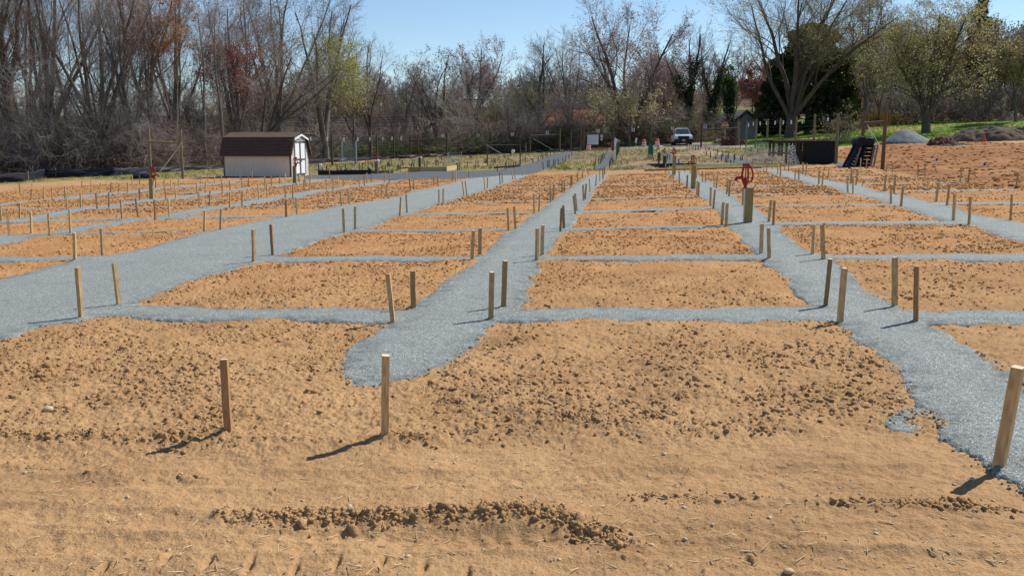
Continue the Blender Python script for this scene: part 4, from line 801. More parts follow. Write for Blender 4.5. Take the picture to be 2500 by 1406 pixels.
# evergreens: a cloud of dark leaf clumps round real limbs
def evergreen(name, px, d, topy, wid, label, seed, leafn, col, shape, n=26000, size=.16, base=.04):
    r = np.random.default_rng(seed); p = at_px(px, d); h = top_h(px, d, topy)
    m_ = 160; zc = base + (1 - base) * r.random(m_) ** .9; th = r.random(m_) * 6.28; q = shape(zc)
    cen = np.stack([np.cos(th) * wid * q * (.45 + .5 * r.random(m_)), np.sin(th) * wid * q * (.45 + .5 * r.random(m_)), zc * h], -1)
    rad = (.09 + .10 * r.random(m_)) * min(wid, h)
    i = r.integers(0, m_, n); u = unit(r.normal(0, 1, (n, 3))) * (r.random((n, 1)) ** .4); pts = cen[i] + u * rad[i][:, None] * np.array([1, 1, .6]); pts[:, 2] = np.clip(pts[:, 2], .2, h * 1.02)
    v, f = leafq(r, pts, size, .05)
    br = np.stack([np.stack([np.zeros(m_), np.zeros(m_), cen[:, 2] * .75], -1), cen], 1)
    bv, bf = tubes(br, np.full((m_, 2), .05), 4); tv, tf = tubes(np.array([[[0, 0, -.3], [0, 0, h * .5], [0, 0, h * .97]]]), np.array([[.35, .2, .04]]), 8)
    jv, jf = join([(tv, tf), (bv, bf)])
    e = empty(name, p, 0, label=label, cat='tree'); link('trunk', npmesh('trunk', jv, quads=jf, mats=[BARKD]), e); link('crown', npmesh('crown', v, quads=f, mats=[LF[col]]), e); return e
evergreen('evergreen_tree', 1968, 118, 70, 6.8, 'broad blackish evergreen tree behind the huge spreading tree', 301, 0, 'dark', lambda z: np.sqrt(np.clip(1 - (z - .25) ** 2 / .62, 0, 1)) * (1 - .25 * z), n=52000, size=.2)
evergreen('evergreen_tree', 1888, 128, 175, 3.0, 'lower dark evergreen beside the red flowering maple', 302, 0, 'dark', lambda z: np.sqrt(np.clip(1 - z ** 2, 0, 1)), n=20000, size=.2)
evergreen('golden_evergreen', 2038, 121, 175, 3.6, 'olive gold crowned tree on the right flank of the evergreen', 303, 0, 'olivedk', lambda z: np.sqrt(np.clip(1 - (z - .4) ** 2 / .4, 0, 1)), n=12000, size=.13)
evergreen('spruce_tree', 2372, 128, -8, 4.2, 'tall pointed spruce rising behind the cherry tree', 304, 0, 'spruce', lambda z: (1.02 - z), n=34000, size=.15)
# --- background rows of trees behind the open gates and to the right
gm = 'bare trees of the wood behind the garden fence'
for d, n, t0, t1 in ((120, 22, 222, 275), (130, 24, 205, 248), (142, 24, 196, 232)):
    for i in range(n):
        px = 610 + 1130 * (i + tr.uniform(.1, .9)) / n
        kd = tr.choice(['tall0', 'tall1', 'tall2', 'vase0', 'vase1', 'slim0', 'slim1', 'bud0', 'bud0', 'bud0', 'sprout', 'bud1'])
        put(kd, px, d + tr.uniform(-4, 4), topy=tr.uniform(t0, t1) - (30 if px < 860 else 0), label='bare or budding tree in the brown wood behind the garden fence', group=gm)
gr = 'trees beyond the grassy rise on the right'
for d, n in ((118, 11), (134, 14), (146, 14)):
    for i in range(n):
        px = 1990 + 720 * (i + tr.uniform(.1, .9)) / n
        kd = tr.choice(['tall0', 'tall1', 'vase0', 'bud0', 'bud0', 'green0', 'slim0'])
        if 2200 < px < 2320 and d < 130: continue
        put(kd, px, d + tr.uniform(-3, 3), topy=tr.uniform(40, 130) if px > 2380 else tr.uniform(60, 200), label='thin bare or budding tree beyond the grassy rise', group=gr)
put('green0', 2475, 104, topy=95, label='dense olive green leafing tree at the right edge of the lawn', name='leafing_tree', wide=1.2)
gu = 'green and brown undergrowth shrubs below the garden wood'
def leafy(seed, col, n, R, h, size=.1):
    r = np.random.default_rng(seed); a = tree_meshes(seed, h, R, .1, 8, (5, 5, 4, 0), .03, wander=.2, trop=0, lead_ang=(.3, 1.1), multi=True, bark=BARKD, twig=TWIGB, clear=.1, leaf=col, nleaf=n, lsize=size, ljit=.25)
    return a
TPL['leafy0'] = (leafy(401, 'shrub', 1100, 3, 2.4), 2.4); TPL['leafy1'] = (leafy(402, 'shrub', 900, 3, 2.2), 2.2); TPL['yel'] = (leafy(403, 'yellow', 1500, 2.5, 2.4, .09), 2.4); TPL['sprig'] = (leafy(404, 'olive', 700, 2.0, 3.2, .08), 3.2)
for px, d, h in ((870,106,1.8),(900,108,2.4),(925,107,2.2),(950,108,2.6),(975,110,2.0),(1035,110,1.8),(1060,112,2.0),(1085,110,2.2),(1110,111,2.2),(1135,112,1.6),(1170,108,3.2),(1185,112,3.4),(1215,112,2),(1260,113,2),(1300,112,2.6),(1330,113,2.4),(1350,112,3),(1390,114,3),(1410,113,3.6),(1440,116,4),(1590,114,3),(1620,114,4),(1645,116,4.4),(1715,116,3)):
    put('leafy%d' % (tr.random() < .35), px, d, h=h * .62, label='green leafed bush along the foot of the garden wood', group=gu, name='green_shrub', cat='shrub', wide=1.5)
for i in range(46):
    px = 740 + 1000 * (i + tr.random()) / 46
    put('shrub%d' % (i % 2), px, 110 + tr.uniform(0, 10), h=tr.uniform(2, 4.5), label='leafless brown brush along the foot of the garden wood', group='bare brush behind the garden fence', name='bare_shrub', cat='shrub', wide=1.5)
for i in range(22):
    px = 2000 + 700 * (i + tr.random()) / 22
    put('shrub%d' % (i % 2), px, 120 + tr.uniform(0, 10), h=tr.uniform(2.5, 5), label='leafless brush at the back of the lawn', group='bare brush behind the lawn', name='bare_shrub', cat='shrub', wide=1.4)
put('yel', 2146, 122, h=1.8, label='yellow flowering bush seen through the right timber gate frame', name='forsythia_bush', cat='shrub')
put('yel', 2192, 124, h=1.3, label='smaller yellow flowering bush just right of the timber gate frame', name='forsythia_bush', cat='shrub')
put('sprig', 2058, 84, h=2.9, label='slender budding shrub left of the right timber gate frame', name='budding_shrub', cat='shrub')
# a far-off wood, one mass
def far_wood():
    tm = tree_meshes(500, 14, 6, .2, 5, (6, 7, 6, 0), .2, rmin=.03); vv, ff, k = [], [], 0; r = np.random.default_rng(5)
    src = []
    for n, m_ in tm:
        v = np.zeros(len(m_.vertices) * 3); m_.vertices.foreach_get('co', v); q = np.zeros(len(m_.loops), int); m_.loops.foreach_get('vertex_index', q); src.append((v.reshape(-1, 3), q.reshape(-1, 4)))
    for row, (d0, n) in enumerate(((162, 40), (180, 40), (205, 38), (235, 34))):
        for i in range(n):
            a = -.70 + 1.42 * (i + r.random()) / n; d = d0 + r.uniform(-7, 7); x = a * d; s = r.uniform(.6, .85) * (1 + .0 * row); th = r.random() * 6.28
            c_, s_ = math.cos(th), math.sin(th); z = gz(x, d)
            for v, q in src:
                w = v * s; w = np.stack([w[:, 0] * c_ - w[:, 1] * s_ + x, w[:, 0] * s_ + w[:, 1] * c_ + d, w[:, 2] + z - .2], -1); vv.append(w); ff.append(q + k); k += len(v)
    for n, m_ in tm: bpy.data.meshes.remove(m_)
    o = link('distant_woodland', npmesh('distant_woodland', np.concatenate(vv), quads=np.concatenate(ff), mats=[mat('far_twigs', (.17, .13, .115), .95, .35, .06, spec=.03)]))
    tag(o, 'far off brown leafless wood on the low hill', 'woodland', kind='stuff')
far_wood()
# ------------------------------------------------------------------ built things
POST = mat('post_wood', (.20, .165, .10), .85, .3, 6, .4, (4, 4, .6))
POSTD = mat('post_wood_dark', (.085, .068, .05), .85, .3, 6, .4, (4, 4, .6))
POSTY = mat('post_yellow_pine', (.30, .225, .085), .8, .25, 6, .35, (4, 4, .5))
POSTR = mat('post_red_brown', (.15, .092, .048), .85, .3, 6, .4, (4, 4, .6))
RED = mat('red_paint', (.30, .022, .014), .5, .15, 6, spec=.35)
GALV = mat('galvanised_pipe', (.62, .64, .66), .4, .1, 10, metal=.35)
WIRE = mat('wire', (.20, .20, .20), .5, .1, 3)
BLKP = mat('black_fabric', (.011, .014, .026), .6, .35, 2, .35, (1, 1, 3), spec=.22)
BLKW = mat('black_timber', (.014, .015, .016), .7, .35, 5, .3, (1, 1, 4))
WHT = mat('white_paint', (.80, .80, .78), .5, .04, 4)
CREAM = mat('cream_siding', (.60, .56, .50), .65, .06, 2)
BRNT = mat('brown_trim', (.105, .075, .062), .7, .2, 5)
PINE = mat('pale_pine_boards', (.52, .41, .20), .75, .2, 5, .2, (.6, 6, 6))
GREYW = mat('grey_boards', (.25, .21, .17), .85, .25, 5, .3, (6, 6, .6))
ROPE = mat('white_rope', (.72, .72, .70), .7, .05, 5)
# --- storage shed
def shed():
    L0 = G(566, 434); d = L0.y; Wd = 4.32; De = 2.6; Hh = hgt(L0, 640, 323)
    a, _ = ray(541, 430)
    rz = math.radians(-11); base = Vector((a * d + .15, d, L0.z - .05))
    root = empty('storage_shed', base, rz, label='cream storage shed with brown shingle barn roof and white double doors', cat='shed')
    he = Hh * .53; hb = Hh * .88; ov = .12
    prof = [(0, .12), (De, .12), (De, he), (De - .42, hb), (De / 2, Hh - .08), (.42, hb), (0, he)]     # gable profile in (y,z)
    walls = MB()
    walls.box((Wd / 2, .03, (he + .12) / 2), (Wd, .06, he - .12)); walls.box((Wd / 2, De - .03, (he + .12) / 2), (Wd, .06, he - .12))
    walls.prism(prof, .05, 'x', 0); walls.prism(prof, .05, 'x', Wd - .05)
    for i in range(26): walls.box((.1 + i * Wd / 26, -.008, (he + .12) / 2), (.03, .02, he - .14))
    walls.obj('wall', CREAM, root)
    tr_ = MB(); 
    for x in (.03, Wd - .03): tr_.box((x, -.012, (he + .12) / 2), (.08, .025, he - .12))
    tr_.box((Wd + .012, .03, (he + .12) / 2), (.025, .08, he - .12)); tr_.obj('corner_trim', BRNT, root)
    rf = MB(); shingle = mat('brown_shingles', (.10, .060, .046), .9, .45, 7, .5, (1, 3, 3))
    def slab(p0, p1, th=.05, x0=-.14, x1=Wd + .16):
        y0, z0 = p0; y1, z1 = p1; v = Vector((y1 - y0, z1 - z0)).normalized(); n = Vector((-v.y, v.x)); n = n if n.y > 0 else -n
        poly = [(y0, z0), (y1, z1), (y1 + n.x * th, z1 + n.y * th), (y0 + n.x * th, z0 + n.y * th)]; rf.prism(poly, x1 - x0, 'x', x0)
    for side in (0, 1):
        f = (lambda y: y) if side == 0 else (lambda y: De - y)
        pts = [(-.10, he - .10), (.40, hb)]; n = 6
        for i in range(n):     # overlapping courses of shingles
            u0, u1 = i / n, (i + 1) / n
            y0 = pts[0][0] + (pts[1][0] - pts[0][0]) * u0; z0 = pts[0][1] + (pts[1][1] - pts[0][1]) * u0
            y1 = pts[0][0] + (pts[1][0] - pts[0][0]) * u1; z1 = pts[0][1] + (pts[1][1] - pts[0][1]) * u1
            slab((f(y0 - .115), z0 - .005), (f(y1 + .01), z1 + .03), .06)
        for i in range(4):
            u0, u1 = i / 4, (i + 1) / 4; y0, z0 = .33, hb + .045; y1, z1 = De / 2, Hh + .02
            slab((f(y0 + (y1 - y0) * u0 - .02), z0 + (z1 - z0) * u0 + .0), (f(y0 + (y1 - y0) * u1), z0 + (z1 - z0) * u1 + .012), .035)
    rf.obj('roof', shingle, root)
    v = MB(); v.lathe([(.05, Hh - .1), (.05, Hh + .16), (.06, Hh + .16), (.06, Hh + .2)], 8, (.55, De * .55, 0)); v.obj('roof_vent', BRNT, root)
    v = MB(); v.box((2.9, De / 2 + .05, Hh + .07), (.16, .16, .06)); v.obj('roof_vent', BRNT, root)
    fs_ = MB(); fs_.prism([(.3, hb + .0), (De / 2, Hh - .05), (De / 2, Hh - .16), (.3, hb - .11)], .03, 'x', Wd + .161)
    fs_.prism([(De - .3, hb), (De / 2, Hh - .05), (De / 2, Hh - .16), (De - .3, hb - .11)], .03, 'x', Wd + .161); fs_.obj('fascia', WHT, root)
    x = Wd + .002
    for s in (0, 1):
        y0 = .52 if s == 0 else De / 2 + .02; y1 = De / 2 - .02 if s == 0 else De - .52
        dr = MB(); dr.box((x + .02, (y0 + y1) / 2, (.2 + hb * .92) / 2 + .05), (.035, y1 - y0, hb * .92 - .2)); door = dr.obj('door', WHT, root)
        t_ = MB()
        for yy in (y0 + .035, y1 - .035): t_.box((x + .046, yy, hb * .48 + .1), (.014, .07, hb * .92 - .24))
        for zz in (.26, hb * .48, hb * .92 - .02): t_.box((x + .05, (y0 + y1) / 2, zz), (.016, y1 - y0 - .14, .08))
        t_.obj('door_trim', BRNT, door)
        hn = MB(); hn.box((x + .07, y1 - .1 if s == 0 else y0 + .1, hb * .44), (.03, .03, .14)); hn.obj('handle', mat('black_metal', (.02, .02, .02), .4), door)
    sk = MB(); 
    for y in (.1, De / 2, De - .1): sk.box((Wd / 2, y, .03), (Wd - .1, .1, .2))
    sk.obj('skid', BLKW, root)
    rp = MB(); rp.box((Wd + .35, De / 2, .10), (.6, 1.3, .05)); rp.obj('door_step', GREYW, root)
shed()
# --- posts, gate frames
def post_mesh(h, r=.055, m=POST, n=10):
    return MB().tube([(0, 0, -.3), (0, 0, h * .5), (.01, .0, h)], [r * 1.08, r, r * .95], n).mesh('post', m, smooth=True)
def gate_frame(name, label, L_, R_, bar, m=POST, r=.085, barr=.07, extra=None, dl=None):
    (xl, yl, tl, dL), (xr, yr, tr_, dR) = L_, R_
    pl = P(xl, yl, dL) if dL else G(xl, yl); pr = P(xr, yr, dR) if dR else G(xr, yr); pl.z = gz(pl.x, pl.y); pr.z = gz(pr.x, pr.y)
    root = empty(name, pl, label=label, cat='gate frame')
    for p, t_, x in ((pl, tl, xl), (pr, tr_, xr)): link('post', post_mesh(hgt(p, x, t_), r, m), root, p - pl)
    yb0, yb1, ex0, ex1 = bar
    a = Vector((pl.x - ex0, pl.y, pl.z + hgt(pl, xl, yb0))); b_ = Vector((pr.x + ex1, pr.y, pr.z + hgt(pr, xr, yb1))); off = Vector((0, -.11, 0))
    MB().tube([a + off - pl, b_ + off - pl], barr, 8).obj('crossbar', m, root, smooth=True)
    if extra: extra(root, pl, pr, a, b_)
    return root
def leftwires(root, pl, pr, a, b_):
    foot = pl + Vector((.35, -.05, .18)); w = MB()
    for o_, e_ in ((0, 0), (.05, .09)): w.tube([b_ + Vector((-.02, -.15, -.12)) - pl - Vector((e_ * 3, 0, e_ * 3.5)), foot - pl + Vector((o_, 0, -o_))], .012, 4)
    w.obj('guy_wire', ROPE, root)
gate_frame('gate_frame', 'weathered round post gate frame with a slanting white cord, left of the shed', (369, 436, 312, None), (446.6, 436.5, 316.4, None), (346.5, 350, 0, .05), extra=leftwires)
def farwire(root, pl, pr, a, b_): MB().tube([a - pl + Vector((0, -.1, -.1)), pr - pl + Vector((-.7, -.4, .25))], .009, 4).obj('guy_wire', WIRE, root)
gate_frame('gate_frame', 'far gate frame with a pale left crossbar, behind the pine raised bed', (1002, 384.5, 331, 100), (1091.5, 384.5, 327, 100), (343.5, 341, 0, 0), POSTD, .09, .07)
gate_frame('gate_frame', 'dark gate frame with slanting brace wire under the sign numbered four', (1293.5, 375, 317.5, None), (1365.5, 371.8, 315, None), (332, 328.5, 0, 0), POSTD, .10, .07, farwire)
gate_frame('gate_frame', 'dark gate frame holding the white map board', (1423.5, 369, 312.5, None), (1496.4, 369, 311, None), (328, 326, 0, 0), POSTD, .10, .08)
gate_frame('gate_frame', 'dark gate frame just right of the white pickup truck', (1711.4, 360, 300, None), (1796, 356, 296, None), (318, 313, 0, .3), POSTD, .09, .07)
def ropes(root, pl, pr, a, b_):
    w = MB(); 
    for e_ in (0, .22): w.tube([a - pl + Vector((.15, -.12, -.06)), a - pl + Vector((.65 + e_, -.25, -1.25))], .010, 4)
    w.obj('rope', ROPE, root)
gate_frame('gate_frame', 'tall brown timber gate frame with black pallets leaning against it', (2103, 398, 270, 47.5), (2155, 402, 262, 43), (302, 298, 0, 0), POSTR, .085, .075, ropes)
# --- wire fence: posts and wires; the tags on it are things of their own
def fence(label, posts, tops, wires, m=POSTD, r=.095):
    ps = []
    for (x, y, d) in posts:
        p = P(x, y, d) if d else G(x, y); p.z = gz(p.x, p.y); ps.append(p)
    root = empty('wire_fence', ps[0], label=label, cat='fence'); hs = []
    for p, (x, y, d), t_ in zip(ps, posts, tops):
        h = hgt(p, x, t_); hs.append(h); link('post', post_mesh(h, r, m), root, p - ps[0])
    w = MB()
    for f in wires:
        for i in range(len(ps) - 1): w.tube([ps[i] - ps[0] + Vector((0, 0, hs[i] * f)), (ps[i] + ps[i+1]) / 2 - ps[0] + Vector((0, 0, (hs[i] + hs[i+1]) / 2 * f - .03)), ps[i+1] - ps[0] + Vector((0, 0, hs[i+1] * f))], .0035, 3, cap=False)
    w.obj('wire', WIRE, root); return ps, hs
WF = (.97, .86, .74, .62, .5, .38, .26, .14)
fl = fence('wire fence of dark round posts from the shed to the far left gate frame', [(739, 407, 73), (811.5, 406.8, 74), (869.5, 402, 80), (920.5, 393, 94), (962, 389.7, 98), (1002, 385, 100)], [327, 328, 329, 330, 330, 331], WF)
fence('wire fence of dark posts between the far gate frames', [(1091.5, 384, 100), (1196, 378, 105), (1293.5, 375, 101)], [327, 322.6, 317.5], WF)
fence('short dark fence run with a paired gate post left of the map board', [(1366.5, 371.8, 102), (1393, 371, 100), (1417, 369.5, 101)], [316, 316, 316], (.97, .5, .05))
fr = fence('long wire fence of tall brown posts climbing beside the lawn on the right', [(1799, 358, 92), (1803, 358.4, 90), (1821, 359, 88), (1844, 362.4, 83), (1871.5, 367.5, 77), (1902, 366.4, 72), (1940.5, 376, 65), (1984.5, 385, 58), (2040.5, 394, 50), (2103, 398, 47.7)], [296, 296.4, 295, 291, 290, 288.5, 285, 279, 277, 270], WF[:4], POST, .075)
def dots(label0, xs, ps, hs, ytop, px_h, wid):
    for i, x in enumerate(xs):
        # point of the fence line under this pixel
        best = None
        for j in range(len(ps) - 1):
            for u in [k / 20 for k in range(21)]:
                q = ps[j].lerp(ps[j+1], u); xx = 1250 + (q.x / q.y) * (F * CP - (330 - 703) * SP)
                if best is None or abs(xx - x) < best[0]: best = (abs(xx - x), q)
        q = best[1]; zt = CAMH + ray(x, ytop[i])[1] * q.y; hh = px_h * q.y / F
        o = MB().box((0, 0, 0), (wid, .012, hh)).obj('fence_tag', [mat('white_tag', (.85, .86, .86), .6, .04)], None, Vector((q.x, q.y - .03, zt - hh / 2)))
        o.rotation_euler = (0, rs.uniform(-.12, .12) + .06, rs.uniform(-.3, .3))
        tag(o, 'white tag on the fence wire, %s from the left %s' % (ORD[i], label0), 'tag', 'white tags on the fence wire')
dots('of the left fence run', [760, 797.5, 839.5, 873.5, 902, 934, 957, 980, 1002.5], fl[0], fl[1], [334.5, 335, 336, 336, 335, 335, 334, 333.5, 332.5], 9, .11)
dots('of the right fence run', [1826.5, 1838.5, 1854.5, 1869.5, 1891, 1911.5, 1931, 1957.5, 2020], fr[0], fr[1], [301, 298, 297.5, 296, 295.5, 295, 294, 292.5, 287], 9, .09)
# number signs hung along the wires
SIGN = mat('sign_grey_white', (.56, .58, .60), .6, .05); DIG = mat('sign_digit', (.045, .05, .06), .6)
def text_mesh(s, size, depth, m, bold=.0):
    c = bpy.data.curves.new('t', 'FONT'); c.body = s; c.size = size; c.extrude = depth; c.offset = bold; c.align_x = 'CENTER'; c.align_y = 'CENTER'; c.resolution_u = 2
    o = bpy.data.objects.new('t', c); COL.objects.link(o); dg = bpy.context.evaluated_depsgraph_get(); me = bpy.data.meshes.new_from_object(o.evaluated_get(dg)); bpy.data.objects.remove(o); bpy.data.curves.remove(c)
    me.materials.clear(); me.materials.append(m); return me
for s, x, y, d in (('1', 1081, 331.5, 99.5), ('2', 1168, 330.5, 104), ('3', 1251, 328, 103), ('4', 1336, 324, 101.5), ('5', 1460.5, 320, 100), ('6', 1546, 317.5, 99), ('7', 1641.5, 313, 98), ('8', 1721.5, 309, 96.5)):
    p = P(x, y, d); e = empty('number_sign', p, label='small square sign reading %s, hung on the garden fence' % s, cat='sign', group='number signs')
    MB().box((0, 0, 0), (.30, .02, .34)).obj('board', SIGN, e)
    o = link('numeral', text_mesh(s, .34, .004, DIG, .008), e, (0, -.02, 0)); o.rotation_euler = (math.pi / 2, 0, 0)
w = MB()
for (a, b_) in (((1496, 314, 100), (1588, 309, 98)), ((1588, 309, 98), (1711, 303, 97)), ((1002, 336, 100), (1091, 333, 100))): w.tube([P(*a), P(*b_)], .008, 3)
o = w.obj('hanging_wire', WIRE); tag(o, 'thin wires strung between posts for the numbered signs', 'wire')
# lone posts
def lone(x, y, t_, r, m, label, sq=False, name='post', d=None):
    p = G(x, y) if d is None else P(x, y, d); h = hgt(p, x, t_)
    if sq: o = MB().box((0, 0, h / 2 - .15), (r * 2, r * 2, h + .3)).obj(name, m, None, p, bevel=.006)
    else: o = link(name, post_mesh(h, r, m), None, p)
    tag(o, label, 'post'); return o
lone(1588, 366, 305, .085, POSTD, 'tall dark round post left of the white pickup truck')
lone(1020, 376, 328, .06, POSTD, 'slim dark post standing inside the far left gate frame', d=101)
# --- yard hydrants with their timber posts
def hydrant_head(s):
    b_ = MB()
    b_.tube([(-.02, 0, .02), (-.055, 0, .12), (-.07, 0, .18), (-.055, 0, .30), (-.035, 0, .39)], [.02, .024, .022, .02, .022], 8)
    b_.tube([(.02, 0, .02), (.045, 0, .12), (.05, 0, .20), (.04, 0, .30), (.03, 0, .39)], [.02, .022, .018, .018, .02], 8)
    b_.box((0, 0, .395), (.12, .06, .045)).tube([(0, 0, .1), (0, 0, .38)], .011, 6); b_.lathe([(.024, -.05), (.03, -.03), (.036, .02), (.05, .08), (.055, .12), (.03, .15)], 10)
    b_.tube([(-.06, 0, .15), (-.12, 0, .16), (-.16, 0, .155), (-.175, 0, .13), (-.178, 0, .09)], [.03, .026, .026, .03, .032], 8)
    return b_
def hydrant(label, px, by, headtop, flip=1, post=None, s=1.0, rz=0, d=None):
    p = G(px, by) if d is None else P(px, by, d); ht = hgt(p, px, headtop); hb_ = ht - .42 * s
    e = empty('yard_hydrant', p, rz, label=label, cat='water hydrant', group='red yard hydrants'); e.scale = (flip, 1, 1)
    MB().tube([(0, 0, -.1), (0, 0, hb_ + .02)], .022 * s, 10).obj('pipe', GALV, e, smooth=True)
    hd = hydrant_head(s).obj('head', RED, e, (0, 0, hb_), smooth=True); hd.scale = (s, s, s)
    lv = MB().tube([(.03, 0, .385), (.075, 0, .37), (.11, 0, .32), (.135, 0, .22), (.13, 0, .13), (.105, 0, .08), (.08, 0, .075), (.06, 0, .09)], [.022, .022, .018, .016, .016, .016, .015, .013], 8).obj('lever', RED, e, (0, 0, hb_), smooth=True); lv.scale = (s, s, s)
    if post:
        x, y, t_, wd, m, lab = post; q = G(x, y); h = hgt(q, x, t_)
        o = MB().box((0, 0, h / 2 - .15), (wd, wd, h + .3)).obj('hydrant_post', m, None, q, bevel=.006); o.rotation_euler = (0, .01, .05); tag(o, lab, 'post', 'square timber posts beside the hydrants')
hydrant('nearest red yard hydrant on a pale pipe beside its yellowish timber post', 1816, 545, 399, 1, (1826, 546, 457.8, .125, POSTY, 'thick yellowish timber post beside the nearest red hydrant'))
hydrant('second red yard hydrant on the right path, head just above its post', 1689.5, 460, 379, 1, (1692, 461, 404, .135, POSTY, 'yellowish timber post hiding the pipe of the second right hydrant'), s=.95, d=34.6)
hydrant('third red yard hydrant back on the right, above its olive timber post', 1643, 427, 361, 1, (1645, 428, 380, .14, POSTY, 'olive timber post of the third right hydrant'), s=.95, d=49)
hydrant('fourth red yard hydrant back on the right, near the green netting', 1621, 401, 361.5, 1, (1622.5, 403, 380.5, .2, POSTD, 'short dark post of the fourth right hydrant'), d=73)
hydrant('farthest small red yard hydrant, in front of an orange barrel', 1606, 391, 355, 1, (1608.7, 392, 373, .2, POSTD, 'short dark post of the farthest right hydrant'), d=86)
hydrant('dark red yard hydrant in front of the white shed doors', 724, 448, 384, -1, (719.5, 448, 405, .16, POST, 'grey brown timber post in front of the shed doors'), s=1.05)
hydrant('dark red yard hydrant at the foot of the left gate frame', 377.5, 486.5, 407, -1, (371, 487, 435.6, .13, POSTY, 'timber post beside the hydrant near the left gate frame'), s=1.1)
hydrant('small dark red hydrant beyond the black timber bed', 921, 424, 375, 1, (919, 424.5, 394, .2, POST, 'weathered post with a white bag beyond the black timber bed'), d=72)
hydrant('dark red hydrant inside the old plots below the far left gate frame', 1027, 410, 371, 1, (1024.5, 411, 386, .18, POSTD, 'dark post in the old plots below the far left gate frame'), d=82)
def rag(name, px, y, d, w_, h_, label, m=WHT, cat='bag'):
    p = P(px, y, d); r = random.Random(int(px)); b_ = MB(); n = 9; rings = []
    for i in range(6):
        z = h_ * i / 5; q = math.sin(math.pi * min(max((i + .6) / 6.2, 0), 1)) ** .6
        rings.append([(math.cos(a * 6.283 / n) * w_ / 2 * q * r.uniform(.75, 1.1), math.sin(a * 6.283 / n) * w_ / 2.6 * q * r.uniform(.75, 1.1), z) for a in range(n)])
    vs = [v for g in rings for v in g]; fs = [(i*n+k, i*n+(k+1) % n, (i+1)*n+(k+1) % n, (i+1)*n+k) for i in range(5) for k in range(n)] + [tuple(range(n))[::-1], tuple(range(5*n, 6*n))]
    o = b_.add(vs, fs).obj(name, m, None, p, smooth=True); tag(o, label, cat); return o
rag('plastic_bag', 922.5, 396.5, 71.6, .32, .22, 'white bag hung on the post beyond the black timber bed')
rag('plastic_bag', 1028, 389, 81, .2, .25, 'small white bag on the dark post below the far left gate frame')
rag('bucket_cover', 782, 415, 66, .42, .42, 'white square tub on a stake beside the black timber bed', cat='tub')
rag('plastic_bag', 1252.5, 374.5, 82, .34, .34, 'white plastic jug hanging on the wire garden fence', cat='jug')
rag('plastic_bag', 1594, 396.5, 80, .5, .3, 'white crumpled sack left of the far hydrants')
rag('plastic_bag', 1763, 357, 92, .5, .2, 'white sack lying in the plots right of the truck')
# --- stacked lumber and black rails near the centre path
def bar(name, a, b_, w_, h_, m, label, cat, lift=0.0, group=None):
    p, q = G(*a), G(*b_); v = q - p; o = MB().box((0, 0, 0), (v.length, w_, h_)).obj(name, m, None, (p + q) / 2 + Vector((0, 0, h_ / 2 + lift)), bevel=.004)
    o.rotation_euler = (0, -math.asin(v.z / v.length), math.atan2(v.y, v.x)); tag(o, label, cat, group); return o
# --- raised beds
def frame_bed(label, pts, h, m, name='raised_bed', endm=None, thick=.07):
    ps = [G(x, y) for x, y in pts]; root = empty(name, ps[0], label=label, cat='raised bed')
    for i in range(len(ps) - 1):
        a, b_ = ps[i] - ps[0], ps[i+1] - ps[0]; v = b_ - a; an = math.atan2(v.y, v.x); L_ = v.length
        o = MB().box((0, 0, 0), (L_, thick, h)).obj('board', endm if endm and i % 2 else m, root, (a + b_) / 2 + Vector((0, 0, h / 2 - .02)), bevel=.005); o.rotation_euler = (0, 0, an)
    return root
frame_bed('low bed frame of black timbers at the edge of the dark gravel', [(777, 427.5), (829, 427.5), (905, 425.5), (899, 417)], .30, BLKW)
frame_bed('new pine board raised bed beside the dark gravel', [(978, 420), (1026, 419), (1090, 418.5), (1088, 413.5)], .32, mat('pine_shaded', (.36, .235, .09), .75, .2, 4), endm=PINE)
bar('pine_board', (1090, 419.2), (1114, 414.5), .06, .30, PINE, 'pale pine board at the right end of the pine raised bed', 'board')
bpy.context.view_layer.update()
bar('pine_board', (978, 420.8), (1024, 418), .06, .2, PINE, 'pale pine board at the left end of the pine raised bed', 'board')
tag(MB().box((0, 0, .1), (2.2, .07, .2)).obj('grey_board', GREYW, None, G(918, 424), bevel=.004), 'grey board between the black and the pine beds', 'board')
YB = mat('yellow_lumber', (.54, .43, .20), .75, .2, 4, .2)
bar('lumber_beam', (1573, 419), (1860, 411.5), .14, .10, mat('lumber_brown', (.30, .19, .07), .8, .2, 4), 'long brown beam lying along the near edge of the lumber', 'beam', 0)
for i in range(5):
    bar('lumber_board', (1622 + i * 6, 415.5 - i * 1.6), (1905 - i * 2, 408.5 - i * 1.3), .30, .05, YB, 'long yellow board, %s from the near side of the lumber behind the centre plots' % ORD[i], 'board',   .02 + .014 * i, 'yellow boards laid side by side')
for i in range(4):
    bar('black_rail', (1608 - i * 9, 411.5 - i * 2.4), (1690 + i * 3, 409.5 - i * 2.1), .11, .09, BLKP if i % 2 else BLKW, 'black rail, %s from the near side of the pile left of the yellow boards' % ORD[i], 'rail', .02, 'black rails on the grass')
